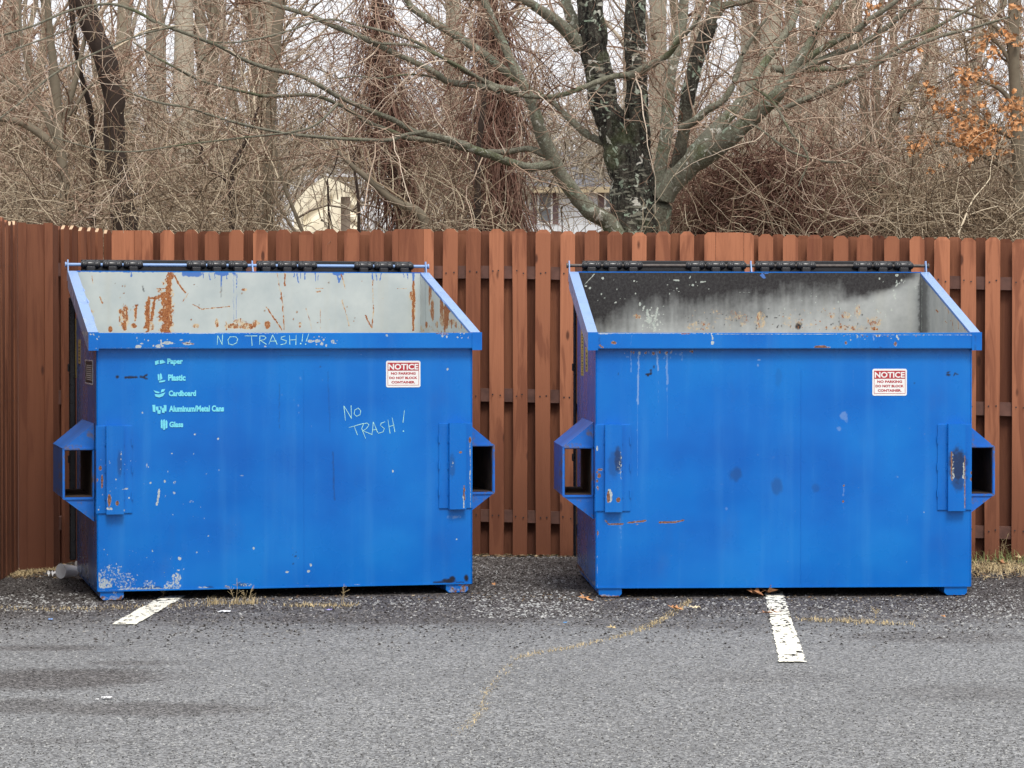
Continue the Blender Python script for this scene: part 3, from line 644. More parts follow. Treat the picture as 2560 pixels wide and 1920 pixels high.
# ---- the two bins, with their own wear plus some painted sheen and shade
e, l, p_, f_ = 'e', 'l', 'p', 'f'
def gridnoise_front(U, V, nz, nz2): return soft(V, 1430, 1478)*soft(560-U, 0, 330)*(0.62+nz*1.6)*np.clip(soft(U, 240, 244), 0, 1)
left_marks = {
 'front': [('chip', f_, lambda U, V, nz, nz2: np.clip(soft(-V, -1475, -1395)*0, 0, 1)),
   ('chip', e, 262, 1460, 20, 14, .54), ('chip', e, 280, 1440, 34, 34, .40), ('chip', e, 310, 1452, 34, 26, .40), ('chip', e, 250, 1450, 8, 24, .48), ('chip', e, 335, 1474, 40, 7, .52), ('chip', e, 372, 1464, 20, 16, .43),
   ('chip', e, 385, 1475, 40, 6, .5), ('chip', e, 430, 1466, 26, 18, .47), ('chip', e, 440, 1445, 14, 14, .5), ('chip', e, 505, 1472, 20, 7, .5), ('chip', e, 530, 1475, 12, 4, .5), ('soot', e, 376, 1472, 30, 7, .5), ('soot', e, 425, 1474, 16, 6, .6), ('soot', e, 525, 1471, 12, 5, .6), ('soot', e, 605, 1462, 14, 5, .5), ('chip', e, 615, 1462, 18, 5, .45), ('chip', l, 560, 1472, 780, 1466, 2.0, .55), ('chip', l, 780, 1466, 900, 1462, 1.4, .5), ('chip', l, 244, 1477, 420, 1476, 1.6, .8),
   ('chip', l, 398, 1224, 397, 1238, 2.4, .9), ('chip', l, 397, 1238, 391, 1262, 1.9, .9), ('chip', e, 376, 1207, 3, 3, .95), ('chip', e, 412, 1203, 3, 4, .7), ('chip', e, 437, 1206, 5, 5, .48), ('chip', e, 435, 1232, 4, 5, .5), ('chip', e, 480, 1254, 10, 4, .42), ('chip', e, 449, 1396, 5, 6, .62), ('chip', e, 445, 1425, 5, 3, .5), ('chip', e, 487, 1086, 3, 2, .8), ('chip', e, 545, 1097, 3, 3, .8), ('chip', e, 325, 1222, 5, 3, .8), ('chip', e, 318, 1178, 5, 3, .7), ('chip', e, 605, 1189, 7, 3, .45), ('chip', e, 367, 1163, 3, 6, .5), ('chip', e, 356, 1032, 2, 4, .6), ('chip', e, 430, 1134, 2, 2, .9), ('chip', e, 484, 1134, 2, 3, .7), ('chip', e, 634, 1371, 3, 4, .8), ('chip', e, 718, 1430, 5, 3, .8), ('chip', e, 772, 1428, 4, 3, .8), ('chip', e, 777, 1412, 3, 4, .6), ('chip', e, 492, 1380, 3, 3, .6), ('chip', e, 521, 1340, 2, 2, .7), ('chip', e, 1141, 1348, 2, 2, .9), ('chip', e, 1119, 923, 3, 3, .9), ('chip', e, 982, 1178, 2.5, 2.5, .9), ('chip', e, 903, 886, 3, 2, .5), ('chip', e, 1174, 1400, 1.5, 60, .3),
   ('chip', p_, 250, 1370, 460, 1450, 45, 1.2, .55), ('chip', p_, 330, 1150, 560, 1300, 26, 1.2, .52), ('chip', p_, 560, 1300, 800, 1470, 16, 1.1, .45), ('chip', p_, 260, 1090, 1160, 1420, 14, 1.0, .45), ('drip_sheen', p_, 690, 890, 830, 1080, 8, 2.4, .5),
   ('soot', e, 293, 942, 4, 4, 1), ('soot', l, 314, 944, 341, 943, 2.2, 1), ('soot', e, 326, 943, 7, 3.5, 1), ('soot', l, 352, 942, 366, 947, 2, 1), ('soot', l, 357, 943, 366, 937, 2, 1), ('soot', e, 1122, 1452, 16, 6, 1), ('soot', e, 1130, 1447, 8, 6, 1), ('soot', l, 1084, 1456, 1110, 1455, 2, .9), ('soot', e, 1166, 1446, 5, 10, 1), ('soot', l, 1140, 1456, 1160, 1456, 1.5, .9), ('soot', e, 801, 917, 2, 2, .8), ('soot', p_, 730, 1380, 745, 1420, 6, 1.2, .8), ('soot', l, 820, 930, 825, 1080, 1.0, .25), ('soot', l, 832, 1130, 836, 1250, 1.2, .45), ('soot', l, 698, 960, 698, 1070, 0.8, .35), ('soot', l, 700, 889, 822, 889, 0.8, .25), ('chip', l, 1160, 1290, 1090, 1290, 4, .2),
   ('drip_sheen', l, 1120, 1292, 1150, 1292, 5, .5), ('rust', e, 246, 1192, 2, 10, .6)],
 'left': [('soot', f_, lambda U, V, nz, nz2: (0.22+nz*0.8)*soft(V, 1250, 1480)), ('chip', e, 200, 1440, 30, 20, .35), ('rust', l, 182, 1428, 240, 1475, 2, .5), ('chip', p_, 180, 1380, 240, 1470, 20, 2, .6), ('soot', f_, lambda U, V, nz, nz2: 0.16*np.ones(len(U)))],  # constant term paints this wall's shaded side; gradient darkens it downward
 'rim': [('chip', e, 347, 866, 8, 4, .8), ('chip', e, 398, 865, 12, 4, .6), ('chip', l, 402, 851, 402, 862, 1.5, .7), ('chip', l, 402, 858, 432, 858, 2, .8), ('chip', e, 418, 857, 9, 4, .75), ('chip', e, 470, 859, 12, 4, .75), ('chip', e, 470, 859, 6, 2, 1), ('rust', l, 455, 857, 484, 860, 1.2, .7), ('chip', e, 452, 850, 5, 3, .6), ('chip', e, 355, 859, 5, 2, .7), ('chip', l, 475, 833, 540, 832, 1.5, .8), ('chip', l, 330, 834, 700, 833, .8, .5), ('chip', p_, 340, 845, 480, 868, 16, 1.4, .8), ('chip', e, 776, 853, 7, 5, .62), ('chip', e, 795, 852, 8, 4, .6), ('chip', e, 805, 860, 6, 4, .6), ('chip', e, 832, 854, 5, 5, .6), ('chip', e, 967, 838, 4, 4, .6), ('chip', p_, 780, 840, 850, 865, 14, 1.5, .8), ('chip', p_, 1090, 832, 1200, 845, 12, 1.6, .7), ('chip', p_, 222, 834, 250, 850, 8, 1.8, .7), ('rust', l, 400, 870, 470, 871, 1.2, .6), ('chip', l, 240, 870, 420, 871, 1.0, .5), ('chip', e, 663, 866, 4, 2, .8), ('rust', l, 1090, 834, 1120, 835, 1, .7)],
 'rimtop': [('chip', f_, lambda U, V, nz, nz2: 0.36+nz*1.2)],
 'flange': [('drip_sheen', f_, lambda U, V, nz, nz2: 1.0+nz*0.5), ('chip', f_, lambda U, V, nz, nz2: 0.12+nz*0.5), ('chip', p_, 150, 690, 260, 850, 14, 1.2, .5), ('chip', e, 212, 800, 8, 10, .40), ('soot', e, 1112, 766, 5, 4, 1), ('rust', e, 1115, 768, 4, 3, .9), ('chip', l, 205, 834, 240, 834, 2, .8)],  # overall pale layer paints sky sheen on top of the worn flange paint
 'chan': [('rust', e, 273, 1250, 4, 14, 1), ('chip', e, 273, 1250, 5, 16, .6), ('rust', e, 293, 1258, 4, 6, 1), ('rust', e, 255, 1205, 2.5, 16, .95), ('rust', e, 251, 1170, 4, 6, .9), ('rust', e, 242, 1200, 3, 4, .8), ('soot', e, 299, 1160, 6, 32, .42), ('chip', e, 303, 1140, 3, 18, .42), ('chip', e, 275, 1272, 10, 4, .55), ('chip', e, 316, 1222, 5, 2.5, .8), ('chip', p_, 245, 1140, 330, 1280, 18, 1.4, .8), ('soot', e, 1130, 1165, 8, 30, .35), ('chip', e, 1131, 1165, 4, 24, .35), ('rust', e, 1151, 1131, 4, 3, .8), ('rust', l, 1160, 1215, 1161, 1250, 1.6, .9), ('chip', l, 1158, 1240, 1160, 1268, 1.4, .8), ('rust', e, 1175, 1100, 3, 7, .9), ('chip', l, 1175, 1110, 1176, 1270, 1.0, .6)],
 'skid': [('rust', f_, lambda U, V, nz, nz2: soft(V, 1482, 1494)*(0.35+nz)+soft(U, 1110, 1130)*(0.33+nz)), ('chip', e, 285, 1482, 12, 5, .4)],
 'back': [('rust', l, 424, 684, 421, 735, 8, .82), ('rust', l, 419, 735, 416, 826, 14, .80), ('rust', l, 404, 742, 380, 746, 4, .7), ('rust', l, 370, 744, 368, 826, 5.5, .85), ('rust', l, 386, 748, 380, 800, 3.5, .8), ('rust', e, 378, 815, 8, 12, .5), ('rust', l, 313, 770, 311, 822, 7, .62), ('rust', l, 340, 765, 337, 802, 3.2, .7), ('rust', e, 335, 815, 8, 7, .6), ('rust', e, 276, 822, 5, 8, .8), ('rust', e, 310, 795, 14, 28, .42), ('rust', e, 300, 778, 4, 6, .6), ('rust', l, 392, 722, 415, 721, 1.6, .6), ('rust', l, 437, 690, 448, 712, 2.0, .8), ('rust', l, 448, 712, 464, 732, 1.8, .8), ('rust', l, 457, 755, 470, 734, 1, .6),
   ('rust', e, 490, 815, 10, 6, .48), ('rust', e, 542, 808, 6, 12, .55), ('rust', e, 585, 815, 22, 8, .48), ('rust', e, 618, 815, 22, 9, .50), ('rust', e, 668, 812, 8, 10, .6), ('rust', e, 638, 808, 12, 8, .45), ('rust', e, 600, 804, 20, 8, .4), ('rust', l, 565, 805, 567, 824, 1.6, .6), ('rust', e, 750, 812, 5, 8, .4), ('rust', l, 482, 761, 505, 773, 1.3, .6), ('rust', l, 505, 773, 575, 766, 1.2, .6), ('rust', l, 666, 768, 705, 824, 1.6, .7), ('rust', l, 693, 684, 708, 770, 1.1, .55), ('rust', l, 704, 730, 711, 824, 1.1, .6), ('rust', l, 765, 770, 780, 822, 1.1, .5), ('rust', l, 853, 686, 863, 722, 1.2, .6), ('rust', l, 855, 750, 873, 815, 1.2, .6), ('rust', l, 932, 700, 933, 780, 1.1, .55), ('rust', l, 933, 780, 930, 820, 1.2, .6), ('rust', l, 914, 788, 928, 818, 1.4, .7), ('rust', l, 712, 684, 712, 714, 1.8, .8), ('rust', l, 790, 721, 808, 721, 1.2, .6), ('rust', l, 792, 730, 800, 728, 2, .5), ('rust', l, 801, 770, 801, 822, .9, .45), ('rust', l, 993, 722, 1016, 721, 1, .5), ('rust', l, 230, 690, 232, 708, 1.2, .5), ('rust', l, 250, 742, 256, 758, 1.6, .7), ('rust', e, 205, 722, 5, 2, .6), ('rust', e, 610, 724, 8, 4, .45), ('rust', e, 185, 686, 8, 6, .5), ('rust', e, 225, 778, 12, 6, .45),
   ('rust', e, 1034, 760, 5, 70, .55), ('rust', l, 1033, 715, 1033, 826, 1.8, .9), ('rust', e, 1028, 740, 5, 12, .5), ('rust', p_, 180, 700, 1020, 822, 40, 1.2, .7),
   ('soot', p_, 180, 700, 1020, 822, 30, 1.2, .9), ('soot', l, 356, 716, 360, 728, 1.3, .8), ('soot', l, 553, 700, 553, 742, 1.0, .5),
   ('drip_sheen', f_, lambda U, V, nz, nz2: soft(-V, -684+0, -680)*(0.5+nz*1.6)), ('drip_sheen', e, 480, 685, 30, 9, .62), ('drip_sheen', e, 555, 684, 20, 6, .7), ('drip_sheen', l, 329, 682, 329, 691, 1.5, .8), ('drip_sheen', l, 553, 684, 553, 716, 1.2, .85), ('drip_sheen', l, 584, 684, 584, 800, .9, .6), ('drip_sheen', l, 592, 684, 590, 802, .9, .6), ('drip_sheen', l, 508, 684, 509, 694, 1.2, .8), ('drip_sheen', l, 522, 684, 526, 700, 1.2, .8), ('drip_sheen', l, 537, 684, 538, 696, 1.2, .8), ('drip_sheen', l, 567, 684, 567, 697, 1.2, .8), ('drip_sheen', l, 585, 684, 592, 690, 4, .6), ('drip_sheen', l, 736, 683, 736, 692, 1.3, .8), ('drip_sheen', l, 742, 684, 747, 708, 2.0, .6), ('drip_sheen', l, 752, 683, 752, 696, 1, .8), ('drip_sheen', l, 762, 683, 762, 698, 1.3, .8), ('drip_sheen', l, 788, 683, 789, 703, 1.2, .8), ('drip_sheen', l, 796, 683, 794, 700, 1, .8), ('drip_sheen', l, 843, 683, 847, 705, 2.2, .75), ('drip_sheen', l, 855, 683, 850, 700, 1.3, .75), ('drip_sheen', e, 846, 684, 16, 6, .7), ('drip_sheen', l, 930, 683, 932, 700, 1.3, .8), ('drip_sheen', l, 940, 683, 942, 700, 1.3, .8), ('drip_sheen', l, 953, 683, 950, 700, 1.2, .8), ('drip_sheen', l, 1008, 683, 1010, 693, 1.1, .8), ('drip_sheen', l, 1018, 683, 1020, 698, 1.1, .8), ('drip_sheen', l, 1034, 683, 1034, 720, 2.5, .7)],
 'right': [('rust', e, 1076, 730, 4, 22, .55), ('rust', e, 1081, 775, 5, 28, .60), ('rust', e, 1073, 740, 2.2, 35, .5), ('rust', e, 1104, 765, 5, 26, .62), ('rust', e, 1116, 785, 6, 36, .80), ('rust', e, 1118, 772, 9, 12, .8), ('rust', e, 1108, 800, 10, 18, .5), ('rust', l, 1117, 770, 1112, 822, 2, .9), ('rust', e, 1066, 812, 3, 9, .75), ('rust', e, 1092, 812, 4, 10, .5), ('rust', e, 1140, 812, 3, 9, .6), ('rust', l, 1128, 800, 1128, 820, 1.4, .6), ('rust', l, 1153, 805, 1153, 820, 1.2, .5), ('rust', e, 1120, 805, 22, 10, .42), ('soot', l, 1063, 705, 1064, 810, 1.0, .2), ('rust', f_, lambda U, V, nz, nz2: soft(V, 770, 830)*(0.26+nz*0.8))],
}
def sootf(U, V, nz, nz2):
    nb = fbm(U*1.0, V*1.6, 41, 0.018, 4)-0.5
    bound = np.interp(U, [1460, 1530, 1600, 1680, 1760, 1850, 1930, 2000, 2080, 2160, 2230, 2310], [815, 792, 756, 760, 764, 754, 738, 726, 722, 762, 746, 696])
    s = soft(bound + nb*34 + nz*16 - V + (fbm(U*1.0, V*0.12, 43, 0.10, 4)-0.5)*44, -105, 78)
    lo = np.interp(V, [690, 760], [2330, 2150]); s *= soft(lo-U+nb*60, -30, 65)
    return 1.25*s*s*(3-2*s) + 0.12*np.ones(len(U))*soft(1600-U, 0, 140)
right_marks = {
 'front': [('soot', f_, lambda U, V, nz, nz2: soft(-V, -890, -872)*0.35*(1+nz)), ('drip_sheen', l, 1597, 880, 1594, 1010, 2.0, .85), ('drip_sheen', l, 1594, 1010, 1594, 1190, 1.1, .55), ('drip_sheen', l, 1577, 880, 1578, 930, 1.6, .6), ('drip_sheen', l, 1641, 880, 1645, 925, 2.2, .8), ('drip_sheen', l, 1645, 925, 1646, 1010, 1, .5), ('drip_sheen', l, 1667, 880, 1668, 960, 2.6, .7), ('drip_sheen', l, 1668, 960, 1668, 1100, 1.1, .5), ('drip_sheen', l, 1704, 880, 1705, 900, 1.6, .6), ('drip_sheen', l, 1781, 880, 1781, 910, 1.1, .5), ('drip_sheen', l, 1584, 880, 1587, 898, 1.2, .5), ('drip_sheen', p_, 1560, 880, 1740, 898, 24, 2.2, .55), ('chip', e, 1599, 883, 3, 5, .6), ('chip', e, 1666, 883, 3, 5, .6), ('rust', p_, 1560, 876, 1740, 884, 16, 2, .6), ('drip_sheen', l, 2133, 925, 2134, 965, 1.1, .5),  # first entry paints the shade below the rim
   ('soot', l, 1616, 936, 1628, 934, 1.8, 1), ('soot', l, 1627, 924, 1627, 936, 1.6, 1), ('soot', e, 1620, 939, 3, 2, 1), ('soot', e, 1635, 917, 2, 4, .8), ('soot', e, 1546, 935, 1.5, 3, .6), ('soot', e, 2371, 937, 5, 3, 1), ('soot', l, 2366, 932, 2374, 930, 1.3, 1), ('soot', l, 2384, 939, 2388, 933, 1.2, 1), ('soot', l, 2390, 935, 2394, 936, 1.2, 1), ('soot', e, 2286, 958, 1.5, 1.5, .8),
   ('drip_sheen', e, 1898, 900, 5, 3, .8), ('drip_sheen', e, 1895, 913, 3, 4, .7), ('drip_sheen', e, 2110, 1040, 12, 14, .58), ('drip_sheen', e, 2098, 1072, 8, 8, .52), ('drip_sheen', e, 2116, 1050, 6, 8, .5),
   ('soot', e, 1839, 1186, 15, 16, .36), ('soot', e, 1838, 1184, 7, 8, .30), ('soot', e, 1942, 1215, 13, 22, .34), ('drip_sheen', e, 1943, 1217, 9, 17, .33), ('drip_sheen', e, 1839, 1187, 7, 8, .33), ('soot', e, 2039, 1220, 9, 10, .25), ('drip_sheen', e, 2039, 1220, 6, 8, .3), ('soot', e, 1946, 945, 8, 24, .14),
   ('rust', l, 1514, 1302, 1522, 1311, 1.3, .9), ('rust', l, 1522, 1311, 1558, 1310, 1.5, .85), ('rust', l, 1570, 1307, 1614, 1302, 1.6, .9), ('rust', e, 1593, 1311, 3, 2, .8), ('rust', l, 1650, 1306, 1690, 1305, 2.0, .95), ('rust', l, 1690, 1305, 1708, 1301, 1.6, .9), ('chip', e, 1692, 1303, 2, 2, .9), ('drip_sheen', l, 1552, 1315, 1552, 1380, 2.5, .4), ('drip_sheen', l, 1655, 1312, 1656, 1400, 2.5, .35), ('drip_sheen', l, 1603, 1312, 1603, 1340, 3, .35),
   ('rust', e, 2110, 1214, 2.5, 3, .85), ('rust', e, 2108, 1254, 2.5, 3, .85), ('drip_sheen', l, 2109, 1220, 2109, 1240, 2, .5), ('drip_sheen', l, 2108, 1258, 2108, 1290, 2, .4), ('drip_sheen', e, 1816, 1272, 4, 5, .55), ('drip_sheen', e, 1805, 1211, 7, 3, .4), ('drip_sheen', l, 2268, 1288, 2268, 1308, 1.2, .5), ('drip_sheen', e, 1933, 1145, 5, 7, .4), ('chip', e, 2243, 1192, 3, 2, .5), ('chip', e, 2310, 1281, 2, 2, .7), ('chip', e, 2266, 1404, 1.6, 1.6, .7), ('rust', e, 1493, 1333, 3.5, 6, .95), ('chip', e, 1495, 1172, 4, 4, .6), ('drip_sheen', e, 1855, 1440, 3, 6, .4), ('drip_sheen', l, 1546, 1380, 1550, 1465, 12, .28), ('drip_sheen', p_, 1500, 1000, 2400, 1460, 30, 1.8, .5), ('chip', l, 1492, 1310, 1492, 1470, .9, .6), ('drip_sheen', l, 2429, 900, 2427, 1460, 1.0, .5), ('drip_sheen', l, 1550, 1290, 1551, 1325, 3, .45)],
 'left': [('soot', f_, lambda U, V, nz, nz2: (0.25+nz*0.9)*soft(V, 1200, 1480)), ('rust', e, 1480, 1460, 10, 12, .4), ('chip', l, 1445, 1300, 1447, 1420, 5, .38), ('rust', l, 1443, 1412, 1490, 1480, 3, .7)],
 'rim': [('rust', e, 1534, 857, 6, 4, .75), ('chip', e, 1534, 857, 7, 5, .5), ('rust', l, 1500, 863, 1507, 870, 1.6, .9), ('chip', l, 1779, 834, 1781, 848, 1.6, .8), ('chip', e, 1781, 857, 4, 5, .95), ('rust', e, 2055, 869, 18, 5.5, 1), ('rust', l, 1705, 834, 1725, 834, 1.2, .7), ('rust', e, 2115, 857, 3, 4, .6), ('rust', e, 2238, 860, 4, 6, .65), ('drip_sheen', l, 2183, 842, 2184, 850, 1.6, .8), ('chip', l, 2242, 840, 2246, 848, 2, .8), ('chip', l, 1490, 833, 2450, 838, .8, .6), ('chip', e, 1510, 834, 20, 2.5, .5), ('chip', p_, 2120, 838, 2250, 850, 10, 1.5, .7), ('drip_sheen', l, 1580, 838, 1577, 865, 1.2, .5), ('rust', l, 1820, 873, 1850, 874, 1.2, .7), ('soot', l, 2200, 868, 2206, 872, 1, .7), ('rust', p_, 2100, 838, 2350, 842, 14, 1.2, .7), ('soot', l, 1499, 838, 1499, 872, .7, .5), ('soot', l, 2437, 842, 2437, 878, .8, .5)],
 'rimtop': [('chip', f_, lambda U, V, nz, nz2: 0.30+nz*1.1)], 'flange': [('drip_sheen', f_, lambda U, V, nz, nz2: 1.0+nz*0.5)],  # flange paled all over: sky sheen put into the colour
 'chan': [('soot', e, 1545, 1150, 9, 30, .75), ('soot', e, 1535, 1160, 14, 34, .35), ('chip', e, 1548, 1172, 6, 30, .38), ('chip', l, 1552, 1130, 1553, 1200, 1.2, .5), ('rust', e, 1521, 1243, 4, 14, 1), ('chip', e, 1524, 1240, 7, 17, .7), ('rust', e, 1546, 1250, 5, 6, .95), ('rust', e, 1498, 1188, 4, 6, .95), ('rust', e, 1500, 1174, 8, 3, .7), ('chip', e, 1493, 1120, 3, 8, .6), ('rust', p_, 1490, 1180, 1500, 1260, 6, 1.8, .7),
   ('soot', e, 2395, 1165, 22, 44, .85), ('soot', e, 2395, 1205, 16, 22, .6), ('chip', l, 2381, 1135, 2384, 1185, 3.0, .46), ('chip', l, 2409, 1155, 2409, 1195, 2.0, .6), ('rust', l, 2378, 1130, 2380, 1200, 1.6, .8), ('rust', l, 2412, 1140, 2412, 1270, 1.4, .7), ('rust', e, 2428, 1182, 2.5, 4, .9), ('rust', e, 2428, 1198, 3, 5, .9), ('chip', e, 2383, 1190, 5, 9, .55)],
 'skid': [('rust', f_, lambda U, V, nz, nz2: soft(V, 1484, 1494)*(0.8+nz))],
 'back': [('soot', f_, sootf), ('chip', e, 1630, 805, 16, 24, .36), ('chip', l, 1618, 775, 1622, 800, 2.6, .8), ('chip', l, 1643, 770, 1638, 800, 2.4, .75), ('chip', l, 1634, 808, 1638, 826, 4, .85), ('chip', e, 1622, 800, 8, 8, .7), ('chip', e, 1600, 760, 3, 5, .95), ('chip', p_, 1600, 765, 1660, 826, 40, 1.6, .85),
   ('chip', p_, 1480, 690, 1600, 760, 14, 1.2, .9), ('chip', p_, 1660, 690, 1780, 740, 14, 1.1, .9), ('chip', p_, 2195, 695, 2290, 730, 12, 1.5, .9), ('chip', e, 1507, 695, 3.2, 3.2, 1), ('chip', e, 1465, 715, 3, 3, 1), ('chip', e, 1475, 720, 2.6, 2.6, 1), ('chip', l, 1684, 700, 1696, 701, 1.4, 1), ('chip', l, 1752, 705, 1763, 704, 1.4, 1), ('chip', e, 1732, 713, 3.2, 3.2, 1), ('chip', l, 2240, 715, 2244, 709, 1.6, 1), ('chip', l, 2239, 734, 2236, 740, 1.5, 1), ('chip', l, 2236, 740, 2239, 748, 1.6, 1), ('chip', e, 2242, 688, 4, 3, 1), ('chip', l, 1462, 711, 1486, 685, 1.0, .8), ('chip', l, 2194, 776, 2196, 780, 1.6, .9), ('chip', l, 2213, 785, 2214, 795, 1.3, .7), ('chip', e, 2095, 745, 40, 1.2, .3), ('chip', l, 1845, 730, 1875, 730, .8, .6), ('chip', l, 2026, 732, 2050, 732, .9, .6), ('chip', l, 1675, 725, 1695, 727, .8, .5), ('chip', p_, 1940, 740, 2280, 800, 22, 1.6, .7),
   ('rust', e, 1592, 791, 10, 7, .36), ('rust', e, 1790, 790, 12, 20, .26), ('rust', e, 1835, 790, 26, 16, .28), ('rust', e, 1860, 800, 16, 18, .32), ('rust', e, 1900, 802, 14, 24, .36), ('rust', e, 1985, 805, 30, 18, .27), ('rust', e, 2000, 815, 40, 14, .24), ('rust', e, 2080, 787, 14, 9, .33), ('rust', e, 2112, 788, 16, 12, .34), ('rust', e, 2145, 778, 10, 18, .33), ('rust', e, 2185, 805, 22, 16, .34), ('rust', e, 2120, 820, 60, 8, .36), ('rust', e, 1750, 815, 40, 12, .30), ('rust', e, 2185, 822, 14, 5, .5), ('soot', e, 1995, 816, 7, 7, 1), ('soot', e, 1998, 810, 8, 4, .8), ('soot', l, 1936, 795, 1942, 794, 1.2, 1), ('soot', l, 1943, 818, 1945, 814, 1.6, 1), ('soot', e, 1921, 772, 1.6, 1.6, 1), ('soot', p_, 1700, 780, 2200, 825, 60, 1.2, .9), ('rust', p_, 1700, 770, 2220, 825, 90, 1.1, .5),
   ('soot', l, 2098, 770, 2098, 826, .8, .5), ('soot', l, 2300, 700, 2300, 826, 3.5, .55), ('drip_sheen', l, 1905, 684, 1912, 694, 1.8, .9), ('drip_sheen', l, 1912, 694, 1908, 686, 1.5, .9), ('drip_sheen', l, 1912, 684, 1920, 684, 1.2, .9), ('drip_sheen', l, 1909, 695, 1902, 688, 1.2, .9)],
 'right': [('soot', f_, lambda U, V, nz, nz2: soft(2326-U+nz*10, 0, 12)*0.62+soft(2345-U, 0, 40)*0.15), ('chip', l, 2305, 690, 2304, 826, 1.6, .42), ('rust', l, 2340, 775, 2345, 780, 1.4, .8), ('rust', p_, 2360, 760, 2440, 826, 26, 1.4, .6), ('rust', l, 2395, 790, 2396, 822, 1.0, .5), ('rust', l, 2370, 770, 2371, 785, 1.0, .5), ('rust', l, 2410, 800, 2411, 824, 1.0, .5), ('rust', l, 2425, 812, 2426, 825, 1.0, .5), ('rust', l, 2382, 800, 2383, 825, .9, .45), ('chip', e, 2380, 800, 50, 40, .28)],
}
def pocket_mat():
    m, n, b = newmat('worn_blue_paint'); co = objco(n)
    base = ramp(n, noise(n, co, 6, 5, 0.6), [(0.35, (0.008, 0.13, 0.52)), (0.65, (0.015, 0.17, 0.62))])
    sx = node(n, 'ShaderNodeSeparateXYZ'); lk(n, co, sx.inputs[0])
    wear = mapr(n, math_(n, 'ADD', noise(n, objco(n, (10, 3, 10)), 1.0, 5, 0.7), math_(n, 'MULTIPLY', noise(n, co, 50, 4), 0.2)), 0.62, 0.74, 0, 0.75)
    c = mixc(n, wear, base, (0.16, 0.12, 0.09))
    inz = math_(n, 'MULTIPLY', mapr(n, sx.outputs[2], 0.488, 0.492, 0, 1), mapr(n, sx.outputs[2], 0.505, 0.495, 0, 1))
    c = mixc(n, mapr(n, sx.outputs[2], 0.493, 0.4905, 0, 1), c, c)
    lk(n, c, b.inputs['Base Color']); b.inputs['Roughness'].default_value = 0.42; b.inputs['Specular IOR Level'].default_value = 0.35
    bump(n, b, noise(n, co, 8, 4), 0.3, 0.01); return m
PM = pocket_mat(); PI = plain('rusty_pocket_lining', (0.045, 0.026, 0.018), 0.85, 0.7, 18)
def mkbin(u, d, th, label, marks, liner, rod):
    p = at(u, 1000, d); B = Bin('dumpster', (p.x, d, 0), th, label, marks, liner); B.dent = 1.0 if u < 1000 else 0.12; B.lidx = -0.034 if u < 1000 else -0.016; B.mats = {'pocket': PM, 'inside': PI}
    build_bin(B, rod); return B
BL = mkbin(243, 13.40, R(13.3), 'blue open dumpster with rust-streaked lining and NO TRASH scrawled on its front', left_marks, M['liner'], M['paint'])
BR = mkbin(1491, 13.58, R(2.9), 'blue open dumpster with sooty black lining and pale drips down its front', right_marks, M['liner_sooty'], M['rod_steel'])
notice(BL, 965, 1051, 902, 968); notice(BR, 2181, 2267, 922, 989)

# recycling list on the left bin
for t, u0, u1, vt, vb in (('Paper', 418, 457.5, 896, 914), ('Plastic', 420, 464, 936, 952), ('Cardboard', 421.5, 490, 976, 990.5), ('Aluminum/Metal Cans', 422, 560, 1014, 1029), ('Glass', 423, 458, 1054, 1068)):
    x0, z1 = BL.face(u0, vt); x1, z0 = BL.face(u1, vb); mb = MB(); put_text(mb, t, x0, x1, z0, z1, -0.0022, 0, 0.05); mb.build('list_lettering', [M['cyan']], BL.root)
def icon(polys):
    mb = MB()
    for k, pl in enumerate(polys):
        q = [BL.face(100+x*640/2212., 620+y*640/2212.) for x, y in pl]
        mb.add([(a, -0.0022-0.0003*k, c_) for a, c_ in q], [tuple(range(len(q)))[::-1]], 0)
    return mb.build('list_icon', [M['cyan']], BL.root)
icon([[(992, 978), (1030, 968), (1022, 985), (1030, 998), (1000, 1010), (995, 1010)], [(1034, 970), (1060, 966), (1085, 988), (1060, 997), (1036, 1003)]])
icon([[(1015, 1095), (1022, 1088), (1030, 1094), (1033, 1140), (1020, 1145)], [(1034, 1092), (1041, 1080), (1050, 1090), (1058, 1130), (1036, 1142)], [(1028, 1148), (1055, 1145), (1084, 1140), (1078, 1155), (1030, 1163)]])
icon([[(978, 1228), (1010, 1238), (1035, 1245), (1026, 1255), (1000, 1252)], [(1050, 1222), (1082, 1218), (1070, 1240), (1042, 1250)], [(990, 1262), (1030, 1266), (1084, 1246), (1062, 1280), (1030, 1292), (998, 1284)]])
icon([[(970, 1356), (996, 1355), (997, 1418), (975, 1414)], [(1000, 1372), (1022, 1368), (1024, 1400), (1002, 1404)], [(1012, 1402), (1042, 1400), (1040, 1432), (1016, 1432)], [(1030, 1366), (1052, 1370), (1048, 1404), (1044, 1398)], [(1054, 1384), (1074, 1378), (1076, 1426), (1052, 1422)], [(1066, 1358), (1092, 1356), (1092, 1412), (1078, 1412)]])
icon([[(1042, 1494), (1048, 1482), (1054, 1482), (1060, 1496), (1060, 1560), (1044, 1556)], [(1063, 1494), (1069, 1480), (1076, 1480), (1080, 1496), (1080, 1572), (1064, 1570)], [(1083, 1498), (1088, 1486), (1093, 1486), (1101, 1502), (1100, 1556), (1084, 1560)]])
